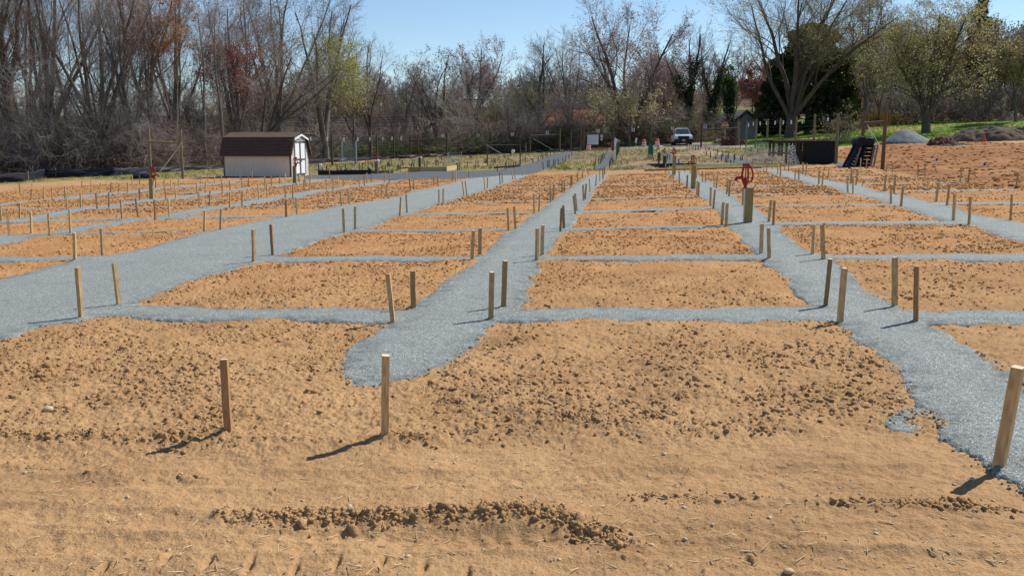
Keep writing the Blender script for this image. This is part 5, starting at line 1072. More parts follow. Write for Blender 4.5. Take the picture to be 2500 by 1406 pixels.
# --- truck
def truck():
    p = G(1668.5, 355.5); d = p.y; s = 1.0
    root = empty('pickup_truck', p, math.radians(-5), label='white utility truck facing the camera with an amber light bar', cat='truck')
    PW = mat('truck_white', (.84, .84, .82), .3, .02, 2, spec=.5); DK = mat('truck_black', (.015, .016, .018), .4, .1); GL = mat('windscreen', (.05, .085, .11), .08, .1, 1, spec=.9)
    b_ = MB(); w2 = .98
    prof = [(0, .52), (0, 1.0), (.12, 1.12), (1.15, 1.2), (1.3, 1.2), (3.0, 1.2), (5.2, 1.18), (5.3, .55), (4.75, .42), (.9, .42)]
    n = len(prof); vs = [(-w2 * (.94 if z > 1.1 else 1), y, z) for y, z in prof] + [(w2 * (.94 if z > 1.1 else 1), y, z) for y, z in prof]
    b_.add(vs, [tuple(range(n)), tuple(range(n, 2 * n))[::-1]] + [(i, i + n, (i+1) % n + n, (i+1) % n) for i in range(n)]); b_.obj('body', PW, root, bevel=.03, smooth=True)
    c = MB(); lo = [(-.9, 1.22), (.9, 1.22), (.9, 4.9), (-.9, 4.9)]; hi = [(-.70, 1.85), (.70, 1.85), (.70, 4.6), (-.70, 4.6)]
    c.add([(x, y, 1.18) for x, y in lo] + [(x, y, 1.86) for x, y in hi], [(0, 1, 5, 4), (1, 2, 6, 5), (2, 3, 7, 6), (3, 0, 4, 7), (4, 5, 6, 7), (3, 2, 1, 0)]); c.obj('cab', PW, root, bevel=.05, smooth=True)
    MB().add([(-.80, 1.265, 1.25), (.80, 1.265, 1.25), (.66, 1.775, 1.80), (-.66, 1.775, 1.80)], [(0, 1, 2, 3)]).obj('windscreen', GL, root, (0, -.03, .015))
    for sx in (-1, 1):
        MB().add([(sx * .885, 1.5, 1.28), (sx * .885, 2.7, 1.28), (sx * .735, 2.7, 1.76), (sx * .735, 1.95, 1.76)], [(0, 1, 2, 3)]).obj('side_window', GL, root, (sx * .02, 0, 0))
        MB().box((sx * 1.12, 1.35, 1.28), (.20, .08, .24)).obj('mirror', DK, root, bevel=.02)
        MB().box((sx * .80, -.02, .90), (.30, .06, .20)).obj('headlight', mat('headlight_glass', (.75, .78, .8), .15, .05, 4, spec=.8), root, bevel=.015)
        for y in (.95, 4.1):
            wh = MB().tube([(-.13, 0, 0), (.13, 0, 0)], .39, 20).obj('wheel', mat('rubber', (.018, .018, .018), .85), root, (sx * .86, y, .38), bevel=.02, smooth=True)
            MB().tube([(-.135, 0, 0), (.135, 0, 0)], .2, 12).obj('rim', mat('rim_grey', (.35, .35, .36), .4, .05), wh, smooth=True)
    MB().box((0, -.02, .86), (1.18, .06, .30)).obj('grille', DK, root, bevel=.01)
    MB().box((0, -.10, .55), (1.98, .22, .30)).obj('bumper', DK, root, bevel=.04)
    MB().box((0, -.225, .56), (.32, .02, .16)).obj('number_plate', mat('plate', (.55, .52, .38), .5, .1, 20), root)
    lb = MB().box((0, 2.5, 1.93), (1.25, .28, .12)).obj('light_bar', mat('amber', (.50, .32, .08), .35, .3, 6), root, bevel=.02)
    MB().box((0, 2.5, 1.885), (1.3, .3, .03)).obj('bracket', DK, lb)
    MB().box((0, 1.6, .34), (1.6, 3, .2)).obj('chassis', DK, root)
truck()
# --- traffic barrels and cones
ORG = mat('safety_orange', (.80, .11, .035), .55, .06, 4); WST = mat('reflective_white', (.80, .76, .72), .5, .05)
def barrel(px, by, d, h, label, name='traffic_barrel'):
    p = P(px, by, d); p.z = CAMH + ray(px, by)[1] * d
    e = empty(name, p, label=label, cat='traffic barrel', group='orange traffic barrels'); r = h * .27
    MB().lathe([(r * 1.18, 0), (r * 1.18, .06), (r, .07), (r, .28 * h), (r * .95, .3 * h), (r * .95, .52 * h), (r * .88, .54 * h), (r * .88, .76 * h), (r * .8, .78 * h), (r * .78, .93 * h), (r * .5, h)], 16).obj('drum', ORG, e, smooth=True)
    for z0, z1, q in ((.12, .26, 1.012), (.34, .49, .965), (.58, .73, .895)): MB().lathe([(r * q, z0 * h), (r * q, z1 * h)], 16).obj('white_band', WST, e, smooth=True)
    MB().box((0, 0, h * 1.02), (r * .6, .04, .08)).obj('handle', ORG, e, bevel=.01)
barrel(1572, 362.5, 103, .95, 'orange barrel standing clear between the two stemmed tree and the tall post')
barrel(1604.5, 361.5, 103, .97, 'orange barrel right behind the tall dark post')
barrel(1631, 346.5, 112, .72, 'orange barrel left of the truck, standing farther back')
barrel(1437, 372.5, 101.5, 1.0, 'orange barrel partly behind the white map board')
barrel(1498.5, 365, 103, 1.0, 'orange barrel behind the right post of the map board frame')
barrel(1738.5, 339.5, 113, .95, 'orange barrel right of the truck under the stop sign')
e = empty('traffic_barrel', P(1641, 347, 110), label='orange and white barrel lying on its side beside the truck', cat='traffic barrel', group='orange traffic barrels')
MB().tube([(-.35, 0, .2), (-.1, 0, .2), (.1, 0, .2), (.38, .1, .2)], [.27, .24, .22, .18], 12).obj('drum', ORG, e, smooth=True); MB().tube([(-.06, 0, .2), (.08, 0, .2)], .245, 12).obj('white_band', WST, e, smooth=True)
def cone(px, by, d, h, label):
    p = P(px, by, d); e = empty('traffic_cone', p, label=label, cat='traffic cone')
    MB().box((0, 0, .03), (.42, .42, .06)).lathe([(.17, .05), (.11, h * .45), (.075, h * .7), (.04, h), (.0, h)], 14).obj('cone_body', mat('cone_red_orange', (.75, .06, .03), .5, .05), e, bevel=.004, smooth=True)
    for a, b_ in ((.45, .58), (.68, .76)): MB().lathe([(.125 - .1 * a + .012, a * h), (.125 - .1 * b_ + .012, b_ * h)], 14).obj('reflective_collar', WST, e, smooth=True)
cone(2402, 352, 72, .74, 'red orange traffic cone in front of the dark soil pile')
# --- heaps
def heap(name, px, by, d, w_, dp, h, m, label, cat, seed, rough=.06, peak=(0, 0), kind=None, pw=1.0):
    r = random.Random(seed); p = P(px, by, d); p.z = gz(p.x, p.y) ; n, k = 64, 40; vs = []
    gx = np.linspace(-1, 1, n); gy = np.linspace(-1, 1, k); A, B = np.meshgrid(gx, gy); q = np.hypot(A - peak[0] * (1 - np.abs(A)), B)
    hz = np.clip(1 - q, 0, 1) ** pw; hz = hz * (1 + .0) ; hz = np.where(hz > .0, hz, 0); nz = fbm(A * 5 + seed, B * 5, 5, seed) * rough * (hz > 0) * 4
    z = h * np.minimum(hz * 1.15, 1 - .12 * (1 - hz)) + nz * np.minimum(hz * 3, 1) - .12 * (1 - np.minimum(hz * 8, 1)) + terr(p.x + A * w_ / 2, p.y + B * dp / 2) - p.z
    i = np.arange(n * k).reshape(k, n); qd = np.stack([i[:-1, :-1], i[:-1, 1:], i[1:, 1:], i[1:, :-1]], -1).reshape(-1, 4)
    o = link(name, npmesh(name, np.stack([A * w_ / 2, B * dp / 2, z], -1).reshape(-1, 3), quads=qd, mats=[m], smooth=True), None, p); tag(o, label, cat); return o
heap('gravel_heap', 2212, 340, 77, 4.2, 4, 1.12, mat('grey_gravel_heap', (.15, .165, .165), .9, .3, 4, .8, bscale=30), 'smooth blue grey gravel heap in front of the cherry tree', 'gravel heap', 21, .02, (-.1, 0), pw=.85)
heap('soil_heap', 2420, 350, 76, 8.6, 4, 1.0, mat('dark_soil_heap', (.085, .064, .048), .95, .45, 2, 1, bscale=14), 'long low heap of dark soil behind the traffic cone', 'soil heap', 22, .14, pw=.7)
heap('soil_heap', 2520, 346, 78, 6, 4, .9, mat('dark_soil_heap', (.1, .08, .07)), 'dark soil heap cut by the right edge of the photo', 'soil heap', 23, .14, pw=.7)
heap('sand_heap', 2468, 300, 118, 4.6, 4, 1.25, mat('tan_sand_heap', (.34, .27, .18), .95, .2, 3, .6), 'tan sand heap at the top of the lawn', 'sand heap', 24, .02)
heap('clod_heap', 2296, 353, 68, 2.0, 1.6, .5, mat('red_clods', (.13, .06, .035), .95, .5, 4, 1), 'small broken heap of dark red clods right of the gravel heap', 'soil heap', 25, .1, pw=.5)
heap('soil_heap', 2330, 353.5, 67, 2.4, 1.2, .18, mat('dark_soil_heap', (.1, .08, .07)), 'thin strip of dark spoil beside the red clod heap', 'soil heap', 26, .04)
heap('soil_mound', 1700, 386, 70, 4.2, 5, .38, mat('tan_soil_mound', (.30, .21, .12), .95, .25, 3, .6), 'low tan earth mound behind the yellow boards', 'soil heap', 27, .05)
heap('soil_heap', 1778, 343, 103, 3.4, 2, .3, mat('red_clods', (.13, .06, .035)), 'low dark red spoil line at the foot of the lawn', 'soil heap', 28, .1, pw=.5)
heap('brush_heap', 1790, 357, 92, 2.6, 1.5, .5, mat('reddish_brush', (.12, .05, .035), .95, .5, 6, 1), 'reddish heap of dug roots by the right fence', 'brush heap', 29, .2, pw=.5)
# --- compost bins of black pallets
def pallets():
    p = P(2005, 405.5, 50.5); p.z = gz(p.x, p.y) - .03
    root = empty('compost_bin', p, math.radians(-4), label='black compost bin of upright pallets, open slats on its left', cat='compost bin'); h = 1.27
    f = MB(); 
    for i in range(14): f.box((-.82 + i * .122, 0, h / 2), (.116, .025, h - .02 * (i % 3)))
    f.box((0, .05, .3), (1.66, .05, .1)).box((0, .05, .95), (1.66, .05, .1)); f.obj('front_panel', BLKW, root, (.0, 0, 0))
    s = MB()
    for i, (x, b0, b1) in enumerate(((-2.75, .45, h), (-2.55, .45, h), (-2.25, .45, h), (-2.1, .45, h), (-1.85, 0, h), (-1.62, .35, h), (-1.45, 0, h), (-1.2, .3, h), (-1.05, 0, .75), (-.92, .3, h))): s.box((x, .25 - .08 * x * -.3, (b0 + b1) / 2), (.13, .03, b1 - b0))
    s.box((-1.85, .3, .62), (1.9, .05, .09)).box((-1.85, .3, h - .06), (1.95, .05, .1)); s.obj('slatted_panel', mat('dark_brown_slats', (.05, .033, .026), .8, .4, 4), root)
    b_ = MB(); 
    for i in range(9, 20): b_.box((-2.7 + i * .185, 2.0, h / 2 + .08), (.15, .03, h - .05 * (i % 2)))
    b_.box((-.9, 2.0, h), (3.7, .04, .08)); b_.obj('back_panel', BLKW, root)
    e_ = MB(); 
    for i in range(9): e_.box((.86, .15 + i * .22, h / 2), (.03, .17, h))
    e_.obj('side_panel', BLKW, root)
    l_ = MB(); l_.box((-.75, .02, h + .02), (3.7, .12, .035)).box((-.78, 2.05, h + .07), (3.6, .1, .03)); l_.obj('lid_rail', GREYW, root)
pallets()
# --- bundle leaning on the right gate frame
def leaning():
    base = P(2085, 405, 45); base.z = gz(base.x, base.y)
    DB = mat('blue_black_plastic', (.018, .022, .04), .3, .3, 4, .3, spec=.6)
    def slat_panel(name, x0, xt, w_, hh, yb, yt, label, mt, n=9):
        e = empty(name, base + Vector((x0, yb, 0)), label=label, cat='pallet', group='black pallets leaning on the gate frame')
        v = Vector((xt - x0, yt - yb, hh)); L_ = v.length; rot = v.to_track_quat('Z', 'Y'); e.rotation_mode = 'QUATERNION'; e.rotation_quaternion = rot
        s = MB(); 
        for i in range(n): s.box((0, 0, L_ * (i + .5) / n), (w_, .05, L_ / n * .80))
        s.obj('slats', mt, e, bevel=.012); r_ = MB()
        for x in (-w_ / 2 + .05, w_ / 2 - .05): r_.box((x, .06, L_ / 2), (.07, .07, L_))
        r_.obj('rail', BLKW, e)
    slat_panel('plastic_pallet', -.50, .22, .40, 1.15, -.35, .1, 'shiny blue black pallet leaning at the left of the black pile', DB)
    slat_panel('plastic_pallet', -.05, .40, .75, 1.30, -.1, .25, 'black pallet in the middle of the pile leaning on the gate frame', BLKW)
    slat_panel('plastic_pallet', .45, .70, .7, 1.28, -.05, .3, 'black pallet nearest the right gate post in the leaning pile', BLKW, 7)
    bn = random.Random(4)
    for nme, x, z, r_, lab in (('black_bundle', .22, 1.22, .24, 'rolled black sheeting tied on top of the leaning pallets'), ('black_bundle', .62, 1.22, .2, 'second roll of black sheeting with silver edges, by the right gate post')):
        b_ = MB(); 
        b_.tube([(x + .03 * bn.random(), -.5 + i * .17, z + .04 * math.sin(i * 2)) for i in range(7)], [r_ * bn.uniform(.7, 1.1) for i in range(7)], 9); o = b_.obj(nme, BLKP, None, base + Vector((0, .25, 0)), smooth=True); tag(o, lab, 'sheeting roll')
    for i, (x, xt, m, lab) in enumerate(((.62, .92, GREYW, 'grey plank leaning in the pile, leftmost of the bare planks'), (.78, 1.05, mat('tan_plank', (.36, .25, .14), .8, .2, 4), 'tan plank leaning beside the right gate post'), (-.18, .2, GREYW, 'grey plank slanting across the front of the black pallets'))):
        v = Vector((xt - x, .3, 1.05 if i < 2 else .95)); o = MB().box((0, 0, v.length / 2), (.09, .035, v.length)).obj('leaning_plank', m, None, base + Vector((x, -.5 if i == 2 else -.42, 0)), bevel=.004)
        o.rotation_mode = 'QUATERNION'; o.rotation_quaternion = v.to_track_quat('Z', 'Y'); tag(o, lab, 'plank')
    o = MB().box((0, 0, .04), (.8, .4, .07)).obj('fallen_slat', BLKW, None, base + Vector((-.3, -.7, 0))); tag(o, 'flat black board on the soil in front of the leaning pile', 'board')
leaning()
# --- wire mesh unrolled beside the compost bins
def mesh_roll():
    root = empty('wire_mesh', G(1830, 398), label='long loose roll of grey wire mesh fencing left of the compost bin', cat='wire mesh'); o0 = root.location.copy()
    MW = mat('bluish_wire', (.30, .33, .38), .5, .2, 2)
    def sheet(path_, h0, h1, lean_, name):
        b_ = MB(); pts = [G(x, y) - o0 for x, y in path_]; fine = []
        for i in range(len(pts) - 1):
            n = max(2, int((pts[i+1] - pts[i]).length / .11)); fine += [pts[i].lerp(pts[i+1], k / n) for k in range(n)]
        fine.append(pts[-1]); N = len(fine)
        rows = []
        for j in range(8):
            t_ = j / 7; row = []
            for i, p in enumerate(fine):
                h = (h0 + (h1 - h0) * i / N) * (1 + .06 * math.sin(i * .31)); row.append(p + Vector((lean_[0] * h * t_ + .04 * math.sin(i * .5 + j), lean_[1] * h * t_ * t_, h * t_)))
            rows.append(row)
        for row in rows: b_.tube(row, .0075, 3, cap=False)
        for i in range(N): b_.tube([r_[i] for r_ in rows[::2]] + [rows[-1][i]], .006, 3, cap=False)
        b_.obj(name, MW, root)
    sheet([(1822, 402), (1860, 404), (1900, 406), (1935, 407.5), (1950, 403), (1945, 398)], .9, 1.1, (-.35, -.25), 'near_sheet')
    sheet([(1835, 396), (1880, 396), (1925, 396), (1948, 399)], 1.1, 1.25, (.1, .3), 'far_sheet')
mesh_roll()
# --- silt fence
def silt(pts, label, h=None):
    ps = []
    for x, yb, yt in pts:
        p = G(x, yb); ps.append((p, hgt(p, x, yt)))
    o0 = ps[0][0].copy(); root = empty('silt_fence', o0, label=label, cat='silt fence')
    fine = []
    for i in range(len(ps) - 1):
        (a, ha), (b_, hb_) = ps[i], ps[i+1]; n = max(3, int((b_ - a).length / .3))
        for k in range(n):
            q = a.lerp(b_, k / n); q.z = gz(q.x, q.y); fine.append((q - o0, ha + (hb_ - ha) * k / n))
    fine.append((ps[-1][0] - o0, ps[-1][1])); r = random.Random(6); N = len(fine); J = 6; vs = []
    ph = [r.uniform(0, 6) for _ in range(8)]
    for i, (q, h) in enumerate(fine):
        h *= 1 + .05 * math.sin(i * .9 + ph[0]) + .04 * math.sin(i * .37)
        for j in range(J + 1):
            t_ = j / J; w_ = .10 * math.sin(i * .55 + t_ * 5 + ph[1]) * (1 - t_ * .6) + .06 * math.sin(i * 1.3 - t_ * 7 + ph[2]) + .08 * (1 - t_)
            vs.append((q.x + .02 * math.sin(i), q.y - w_, q.z + h * t_ - (.05 if j == 0 else 0)))
    k = J + 1; f = [(i*k+j, (i+1)*k+j, (i+1)*k+j+1, i*k+j+1) for i in range(N - 1) for j in range(J)]
    me = MB().add(vs, f).mesh('fabric', BLKP, smooth=True); fo = link('fabric', me, root); so_ = fo.modifiers.new('thick', 'SOLIDIFY'); so_.thickness = .01
    rp = MB(); pp = [Vector(vs[i*k + J - 1]) + Vector((0, -.06, -.03 - .06 * abs(math.sin(i * .35)))) for i in range(0, N)]; rp.tube(pp, .004, 4, cap=False); rp.obj('cord', WIRE, root)
    for i in range(3, N, 13):
        q, h = fine[i]; MB().box((q.x, q.y + .06, q.z + h * .55), (.04, .04, h * 1.25)).obj('stake_tip', GREYW, root)
silt([(-260, 462, 434), (-100, 455, 430), (0, 447, 425), (60, 444, 424), (76, 440, 420), (110, 436, 414.5), (200, 433, 413), (280, 430, 411.5), (400, 421, 409), (480, 416, 406.5), (545, 411.5, 403.5)], 'black silt fence with white cord along the left edge of the field')
silt([(735, 402, 391), (800, 397.5, 388), (870, 394, 385), (920, 390, 382.5), (1000, 386.5, 379), (1100, 381, 373.5), (1200, 377, 370.5), (1300, 373.5, 367), (1360, 371, 364.5), (1425, 367.5, 361), (1436, 364, 357)], 'black silt fence along the back of the old garden plots')
rag('black_sheeting', 346, 440.5, 57, 1.5, .42, 'crumpled black plastic sheeting beside the left gate frame', BLKP, 'sheeting')
# --- garden wire cages and netting
def cage(label, pts, h, m, name='garden_netting', step=.25, rods=True, rr_=.006):
    ps = [G(x, y) for x, y in pts]; o0 = ps[0].copy(); root = empty(name, o0, label=label, cat='garden fence'); b_ = MB(); rd = MB()
    for i in range(len(ps) - 1):
        a, c_ = ps[i] - o0, ps[i+1] - o0; n = max(2, int((c_ - a).length / step))
        for k in range(n + 1): q = a.lerp(c_, k / n); b_.tube([q, q + Vector((0, 0, h))], rr_, 3, cap=False)
        for z in [h * k / 7 for k in range(1, 8)]: b_.tube([a + Vector((0, 0, z)), a.lerp(c_, .5) + Vector((0, 0, z - .02)), c_ + Vector((0, 0, z))], rr_, 3, cap=False)
        for q in ((a, c_) if i == 0 else (c_,)): MB().tube([q, q + Vector((0, 0, h * 1.15))], .018, 5).obj('rod', m, root)
    b_.obj('netting', m, root)
NETB = mat('pale_blue_net', (.33, .42, .42), .7, .15, 2); NETG = mat('green_net', (.02, .11, .075), .7, .2, 2)
cage('tall pale blue netting cage standing behind the black timber bed', [(836, 420), (870, 419), (871, 411), (838, 412)], 1.75, NETB, step=.12, rr_=.0045)
cage('low pale wire fence round a plot right of the pine bed', [(1092, 403), (1127, 404), (1127, 398), (1095, 398)], .8, NETB, step=.2)
cage('dark green netting fence on rods beside the two stemmed tree', [(1504, 391), (1508, 378), (1512, 371), (1560, 370), (1590, 372)], .95, NETG, step=.16, rr_=.004)
cage('bright green netting bunched on rods left of the far hydrants', [(1582, 388), (1592, 390), (1594, 380), (1584, 376)], .85, NETG, step=.10, rr_=.006)
cage('grid of thin wire over the plot beside the dark gravel walk', [(1395, 389), (1470, 388), (1474, 380), (1405, 382)], .35, mat('grey_wire', (.32, .30, .30), .6), step=.35)
def trellis(label, x0, x1, y0, t_, diag=None):
    p, q = G(x0, y0), G(x1, y0); h = hgt(p, x0, t_); root = empty('garden_trellis', p, label=label, cat='trellis'); v = q - p
    MB().tube([(0, 0, 0), (0, 0, h)], .045, 6).obj('upright', POSTD, root); MB().tube([v, v + Vector((0, 0, h))], .045, 6).obj('upright', POSTD, root)
    r_ = MB(); r_.tube([(0, 0, h - .05), v + Vector((0, 0, h - .05))], .016, 4).tube([(0, 0, h * .5), v + Vector((0, 0, h * .5))], .008, 3); r_.obj('rail', GREYW, root)
    if diag: MB().tube([Vector((diag[0], -.1, h * .98)), Vector((diag[1], -.4, 0))], .03, 5).obj('brace', GREYW, root)
trellis('thin rail trellis with a slanting brace in the old plots', 1190, 1270, 405, 353, (-.1, 2.6))
lone(1283.5, 400, 349, .03, GREYW, 'thin leaning pole beside the old plot trellis')
bar('edging_board', (1170, 406.5), (1190, 403.5), .08, .12, PINE, 'pale board edging an old plot below the trellis', 'board')
bar('edging_board', (1207, 412.5), (1269, 407.5), .08, .14, BLKW, 'dark board edging the plot beneath the trellis', 'board')
# --- signs
def mapboard():
    p = P(1447.5, 341, 99.6); e = empty('map_board', p, label='large white map board ruled in a faint grid, hung in the dark gate frame', cat='notice board'); w_, h_ = 1.20, 1.06
    MB().box((0, 0, 0), (w_, .03, h_)).obj('board', mat('map_white', (.62, .64, .74), .5, .03), e)
    g = MB(); 
    for i in range(1, 9): g.box((-w_/2 + i * w_/9, -.018, 0), (.008, .004, h_ * .96))
    for i in range(1, 7): g.box((0, -.021, -h_/2 + i * h_/7), (w_ * .97, .004, .008))
    g.obj('grid_lines', mat('grid_grey', (.38, .40, .50), .6), e)
mapboard()
p = P(1468.8, 334.5, 99.4); e = empty('arrow_sign', p, label='small white sign with a downward arrow right of the map board', cat='sign')
MB().box((0, 0, .06), (.22, .015, .28)).obj('board', WHT, e); MB().prism([(-.13, -.20), (.13, -.20), (0, -.44)], .015, 'y').obj('arrow', WHT, e); MB().box((0, -.012, .07), (.12, .006, .12)).obj('print', mat('print_grey', (.3, .3, .33)), e)
def on_post(name, px, by, d, top, lab, cat, build, r=.03, m=GALV):
    p = P(px, by, d); p.z = gz(p.x, p.y); h = hgt(p, px, top); e = empty(name, p, label=lab, cat=cat); MB().tube([(0, .03, -.1), (0, .03, h)], r, 6).obj('pole', m, e); build(e, h); return e
def stop_b(e, h):
    n = 8; r = .40; z = h - .42
    for nm, rr_, mm, y in (('plate', r, WHT, 0), ('face', r * .92, mat('stop_red', (.42, .025, .03), .5, .04), -.012)):
        MB().prism([(math.cos((i + .5) * math.pi / 4) * rr_, z + math.sin((i + .5) * math.pi / 4) * rr_) for i in range(8)], .012, 'y', y).obj(nm, mm, e)
    o = link('lettering', text_mesh('STOP', .33, .003, WHT, .006), e, (0, -.02, z)); o.rotation_euler = (math.pi / 2, 0, 0); o.scale = (.85, 1.1, 1)
on_post('stop_sign', 1769.5, 340, 109, 298, 'red octagonal stop sign in front of the dark ivy trees', 'stop sign', stop_b, .03, GALV)
def ws(e, h): MB().box((0, 0, h - .12), (.36, .02, .22)).box((.42, 0, h - .12), (.36, .02, .22)).obj('board', WHT, e)
on_post('small_sign', 1752, 347, 104, 340, 'pair of small white cards on a thin stick right of the truck', 'sign', ws, .015)
def fl_(e, h): MB().prism([(-.16, h - .55), (.10, h - .60), (.22, h - .2), (-.05, h)], .02, 'y').obj('board', mat('sheet_white', (.7, .7, .74), .6), e)
on_post('leaning_sign', 1502, 371, 98, 336, 'tilted white sign behind the right post of the map board frame', 'sign', fl_, .02)
def fl2(e, h): MB().prism([(-.25, h - .1), (.3, h - .25), (.18, h - .62), (-.12, h - .5)], .3, 'y').obj('box', mat('tan_box', (.42, .36, .27), .7), e)
on_post('birdhouse_box', 1508, 371, 98.4, 337, 'tilted tan box on a pole right of the map board frame', 'box', fl2, .02, POSTD)
def fl3(e, h): MB().prism([(-.1, h - .5), (.08, h - .58), (.13, h), (-.06, h - .12)], .02, 'y').obj('cloth', WHT, e)
on_post('white_flag', 1552, 372, 97, 336, 'white cloth flag on a thin stick by the two stemmed tree', 'flag', fl3, .012)
def bf(e, h): MB().prism([(-.10, h - .26), (.10, h - .26), (.05, h), (-.03, h)], .012, 'y').obj('flag', mat('survey_blue', (.05, .16, .65), .6, .05), e)
def placed(name, px, by, top, lab, b_):
    q = G(px, by); return on_post(name, px, by, q.y, top, lab, 'flag', b_, .005, WIRE)
placed('survey_flag', 2287, 394.5, 386.5, 'left of two small blue marker flags in the red dirt', bf)
placed('survey_flag', 2403.5, 406.5, 396.5, 'right of two small blue marker flags in the red dirt', bf)
# --- grey gabled house, distant red barn-like building, parked car
def house(px, by, d, w_, dp, hw, hr, rz, wallm, roofm, label, name='house', wins=()):
    p = P(px, by, d); p.z = gz(p.x, p.y) - .2; e = empty(name, p, rz, label=label, cat='house')
    MB().prism([(-w_/2, 0), (w_/2, 0), (w_/2, hw), (0, hr), (-w_/2, hw)], dp, 'y').obj('wall', wallm, e)
    r_ = MB(); v = Vector((w_/2, 0, hw - hr)).normalized(); o_ = .35
    for s in (-1, 1):
        a = (0, hr + .04); b_ = (s * (w_/2 + v.x * o_), hw + v.z * o_ + .04); r_.prism([a, b_, (b_[0], b_[1] + .16), (0, a[1] + .16)], dp + .6, 'y', -.35)
    r_.obj('roof', roofm, e); t_ = MB()
    for s in (-1, 1):
        b_ = (s * (w_/2 + v.x * o_), hw + v.z * o_); t_.prism([(0, hr + .02), b_, (b_[0], b_[1] - .2), (0, hr - .24)], .06, 'y', -.42)
    t_.obj('fascia', BLKW, e)
    for (x, z, a, b_) in wins: f = MB().box((x, -.02, z), (a, .06, b_)).obj('window', WHT, e); MB().box((x, -.055, z), (a - .12, .03, b_ - .12)).obj('pane', mat('dark_glass', (.02, .025, .03), .1), f)
house(1819, 338, 120, 3.3, 7, 2.4, 3.7, math.radians(8), mat('house_grey', (.40, .43, .48), .8, .05, 1), mat('roof_grey', (.15, .15, .16), .9, .2, 2), 'small pale grey gabled house between the ivy trees and the evergreen', wins=((-1, 1.6, .8, 1.0),))
house(1322, 352, 128, 6.5, 8, 3.2, 5.2, math.radians(-80), mat('brick_dark', (.14, .045, .03), .9, .3, 3), mat('rust_roof', (.24, .085, .045), .9, .3, 1.5), 'rust red roofed brick building half hidden behind the fourth sign')
def car():
    p = P(757, 349, 112); p.z = CAMH + ray(757, 355)[1] * 112; e = empty('parked_car', p, math.radians(10), label='small white car half hidden behind the fence just right of the shed', cat='car')
    pr = [(-2.1, .35), (-2.1, .8), (-1.5, .95), (-.9, 1.4), (.6, 1.42), (1.2, .98), (2.0, .85), (2.15, .4)]; PW = mat('car_white', (.75, .78, .82), .3, .02, 2, spec=.5)
    MB().prism(pr, 1.7, 'y').obj('body', PW, e, bevel=.05, smooth=True); MB().prism([(-1.4, .97), (-.88, 1.34), (.55, 1.36), (1.05, .99)], 1.72, 'y', -.01).obj('side_window', mat('dark_glass', (.02, .025, .03), .1), e)
    for x in (-1.35, 1.3):
        for y in (0, 1.7): MB().tube([(x, y - .1, .33), (x, y + .1, .33)], .33, 16).obj('wheel', mat('rubber', (.02, .02, .02)), e, smooth=True)
car()
o = MB().box((0, 0, 0), (9, .12, .3)).obj('guard_rail', mat('rail_grey', (.5, .5, .52), .5), None, P(870, 350, 114)); tag(o, 'pale horizontal guard rail behind the left fence posts', 'guard rail')
# --- power line poles and wires far behind
def ppole(px, d, top, label):
    p = at_px(px, d); h = hgt(p, px, top); e = empty('utility_pole', p, label=label, cat='utility pole', group='utility poles'); MB().tube([(0, 0, -.3), (0, 0, h)], [.16, .11], 8).obj('pole', POSTD if px < 1100 else GREYW, e); MB().box((0, -.15, h - .6), (2.2, .1, .12)).obj('crossarm', POSTD, e); return p + Vector((0, 0, h))
tops = [ppole(1012, 128, 285, 'dark utility pole in the wood behind the far left gate frame'), ppole(1154, 117, 232, 'pale tall utility pole in front of the pinkish round topped tree'), ppole(2105, 116, 150, 'dark utility pole right of the big evergreen')]
w = MB()
for (y0, y1) in ((287, 283), (293, 290), (299, 295), (306, 303), (309, 308)): w.tube([P(690, y0 + 2, 116), P(900, y0 + 1.5, 116), P(1154, y1, 116)], .022, 3)
w.tube([P(690, 262, 118), P(900, 236, 118), P(1154, 215, 117), P(1400, 222, 117), P(1700, 215, 117)], .02, 3); w.tube([P(1154, 235, 117), P(1420, 240, 117)], .02, 3)
for (a, b_) in (((1880, 203), (2110, 200)), ((1700, 262), (2110, 252)), ((1340, 300), (1800, 296)), ((1340, 312), (1800, 306))): w.tube([P(*a, 117), P(*b_, 117)], .014, 3)
o = w.obj('power_lines', mat('black_cable', (.02, .02, .02))); tag(o, 'black overhead cables strung through the trees behind the garden', 'cables')
# --- leaves and stones in the foreground
def oak_leaf(px, y, s, rz, label, c):
    p = G(px, y); p.z = float(surf(p.x, p.y)) + .012; pts = []
    for i in range(22):
        t_ = i / 21 * math.pi; r_ = .5 + .28 * math.cos(t_ * 7); pts.append((math.cos(t_) * 1.3, math.sin(t_) * r_ * .55))
    poly = pts + [(x, -y_) for x, y_ in pts[::-1]][1:-1]; vs = [(x * s, y_ * s, .012 * math.sin(x * 4) + .25 * s * abs(y_)) for x, y_ in poly]; n = len(vs); vs.append((0, 0, .0))
    b_ = MB().add(vs, [(i, (i+1) % n, n) for i in range(n)]); o = b_.obj('dry_leaf', mat('leaf_' + str(int(px)), c, .8, .2, 30), None, p); o.rotation_euler = (.1, -.1, rz); m_ = o.modifiers.new('t', 'SOLIDIFY'); m_.thickness = .0012; tag(o, label, 'leaf')
oak_leaf(1158, 1063, .030, .2, 'pale dry oak leaf lying in the foreground right of the front centre stake', (.55, .43, .30))
oak_leaf(2025, 792, .05, .5, 'brown curled oak leaf at the foot of a stake on the right', (.20, .09, .035))
oak_leaf(118, 1052, .0, 0, 'x', (.5, .4, .3)) if False else None
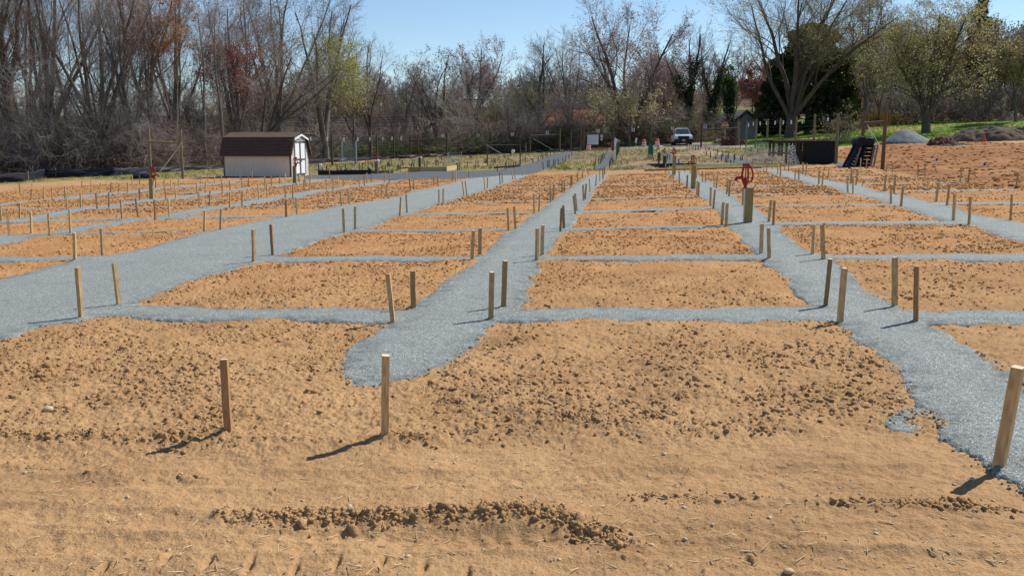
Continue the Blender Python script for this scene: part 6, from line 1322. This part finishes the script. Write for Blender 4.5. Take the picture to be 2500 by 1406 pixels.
def stone(px, y, r_, label, c=(.50, .38, .22)):
    p = G(px, y); p.z = float(surf(p.x, p.y)) + r_ * .35; bm = bmesh.new(); bmesh.ops.create_icosphere(bm, subdivisions=3, radius=r_)
    for v in bm.verts: v.co *= 1 + .12 * math.sin(v.co.x * 90 + 1) * math.cos(v.co.y * 70); v.co.x *= 1.35; v.co.z *= .7
    me = bpy.data.meshes.new('round_stone'); bm.to_mesh(me); bm.free(); me.polygons.foreach_set('use_smooth', [True] * len(me.polygons)); me.materials.append(mat('stone_tan', c, .7, .15, 30)); tag(link('round_stone', me, None, p), label, 'stone')
stone(118, 1009, .027, 'smooth tan stone half buried at the far left of the foreground')
stone(1925, 1390, .014, 'round brown stone near the bottom edge right of centre')
stone(1590, 1332, .009, 'small pale stone right of the main ridge of clods', (.6, .5, .36))
# --- rough grass on the lawn and the old plots
SF_ = [G(x, y) for x, y in ((-260, 462), (0, 447), (110, 436), (200, 433), (400, 421), (545, 411.5), (735, 402), (870, 394), (1000, 386.5))]; SFX = [q.x for q in SF_]; SFY = [q.y for q in SF_]
def grass():
    r = np.random.default_rng(12); n = 60000; y_ = 45 + 85 * r.random(n); x_ = (-.62 + 1.25 * r.random(n)) * y_
    lw = sdf(x_, y_, wpoly([(1740,352),(1850,357),(1960,362),(2080,357),(2160,344),(2280,339),(2500,335),(3000,338),(3000,200),(1700,240)])) > 0
    og = sdf(x_, y_, wpoly([(-600,462),(0,450),(200,437),(330,440),(560,432),(760,428),(900,424),(1200,414),(1450,418),(1640,412),(1800,408),(2030,400),(1960,364),(1860,357),(1700,366),(1480,367),(1360,370),(1200,374),(1000,384),(870,397),(745,402),(530,413),(200,433)])) > 0
    gs_, _ = gravel_sdf(x_, y_); wl = (x_ < -12) & (y_ > np.interp(x_, SFX, SFY) + .8) & ~og & (y_ < 98)
    keep = (lw & (r.random(n) < .9)) | (og & (gs_ < -.1) & (r.random(n) < .55) & (fbm(x_ * .22, y_ * .22, 4, 202) > -.35)) | (wl & (r.random(n) < .6)); x_, y_, lw, wl = x_[keep], y_[keep], lw[keep], wl[keep]; n = len(x_)
    k = 5; X_ = np.repeat(x_, k) + r.normal(0, .08, n * k); Y_ = np.repeat(y_, k) + r.normal(0, .08, n * k); h = (.05 + .12 * r.random(n * k)) * np.repeat(np.where(wl, 2.6, 1.0), k); Z = terr(X_, Y_) - .01
    th = r.random(n * k) * 6.28; w_ = .012 + .012 * r.random(n * k); dx, dy = np.cos(th) * w_, np.sin(th) * w_; lx, ly = r.normal(0, .3, n * k) * h, r.normal(0, .3, n * k) * h
    v = np.stack([np.stack([X_ - dx, Y_ - dy, Z], -1), np.stack([X_ + dx, Y_ + dy, Z], -1), np.stack([X_ + lx, Y_ + ly, Z + h], -1)], 1).reshape(-1, 3); t_ = np.arange(n * k * 3).reshape(-1, 3)
    mi = np.where(np.repeat(wl, k), 2, np.where(np.repeat(lw, k), 0, 1))
    me = npmesh('grass', v, tris=t_, mats=[mat('grass_lawn', (.13, .29, .020), .8, .45, .5, spec=.1), mat('grass_dry', (.235, .235, .06), .8, .4, .5, spec=.1), mat('grass_brown', (.20, .145, .07), .9, .4, .5, spec=.1)], midx=mi)
    tag(link('grass', me), 'rough spring grass on the lawn, the old plots and the wood edge', 'grass', kind='stuff')
grass()
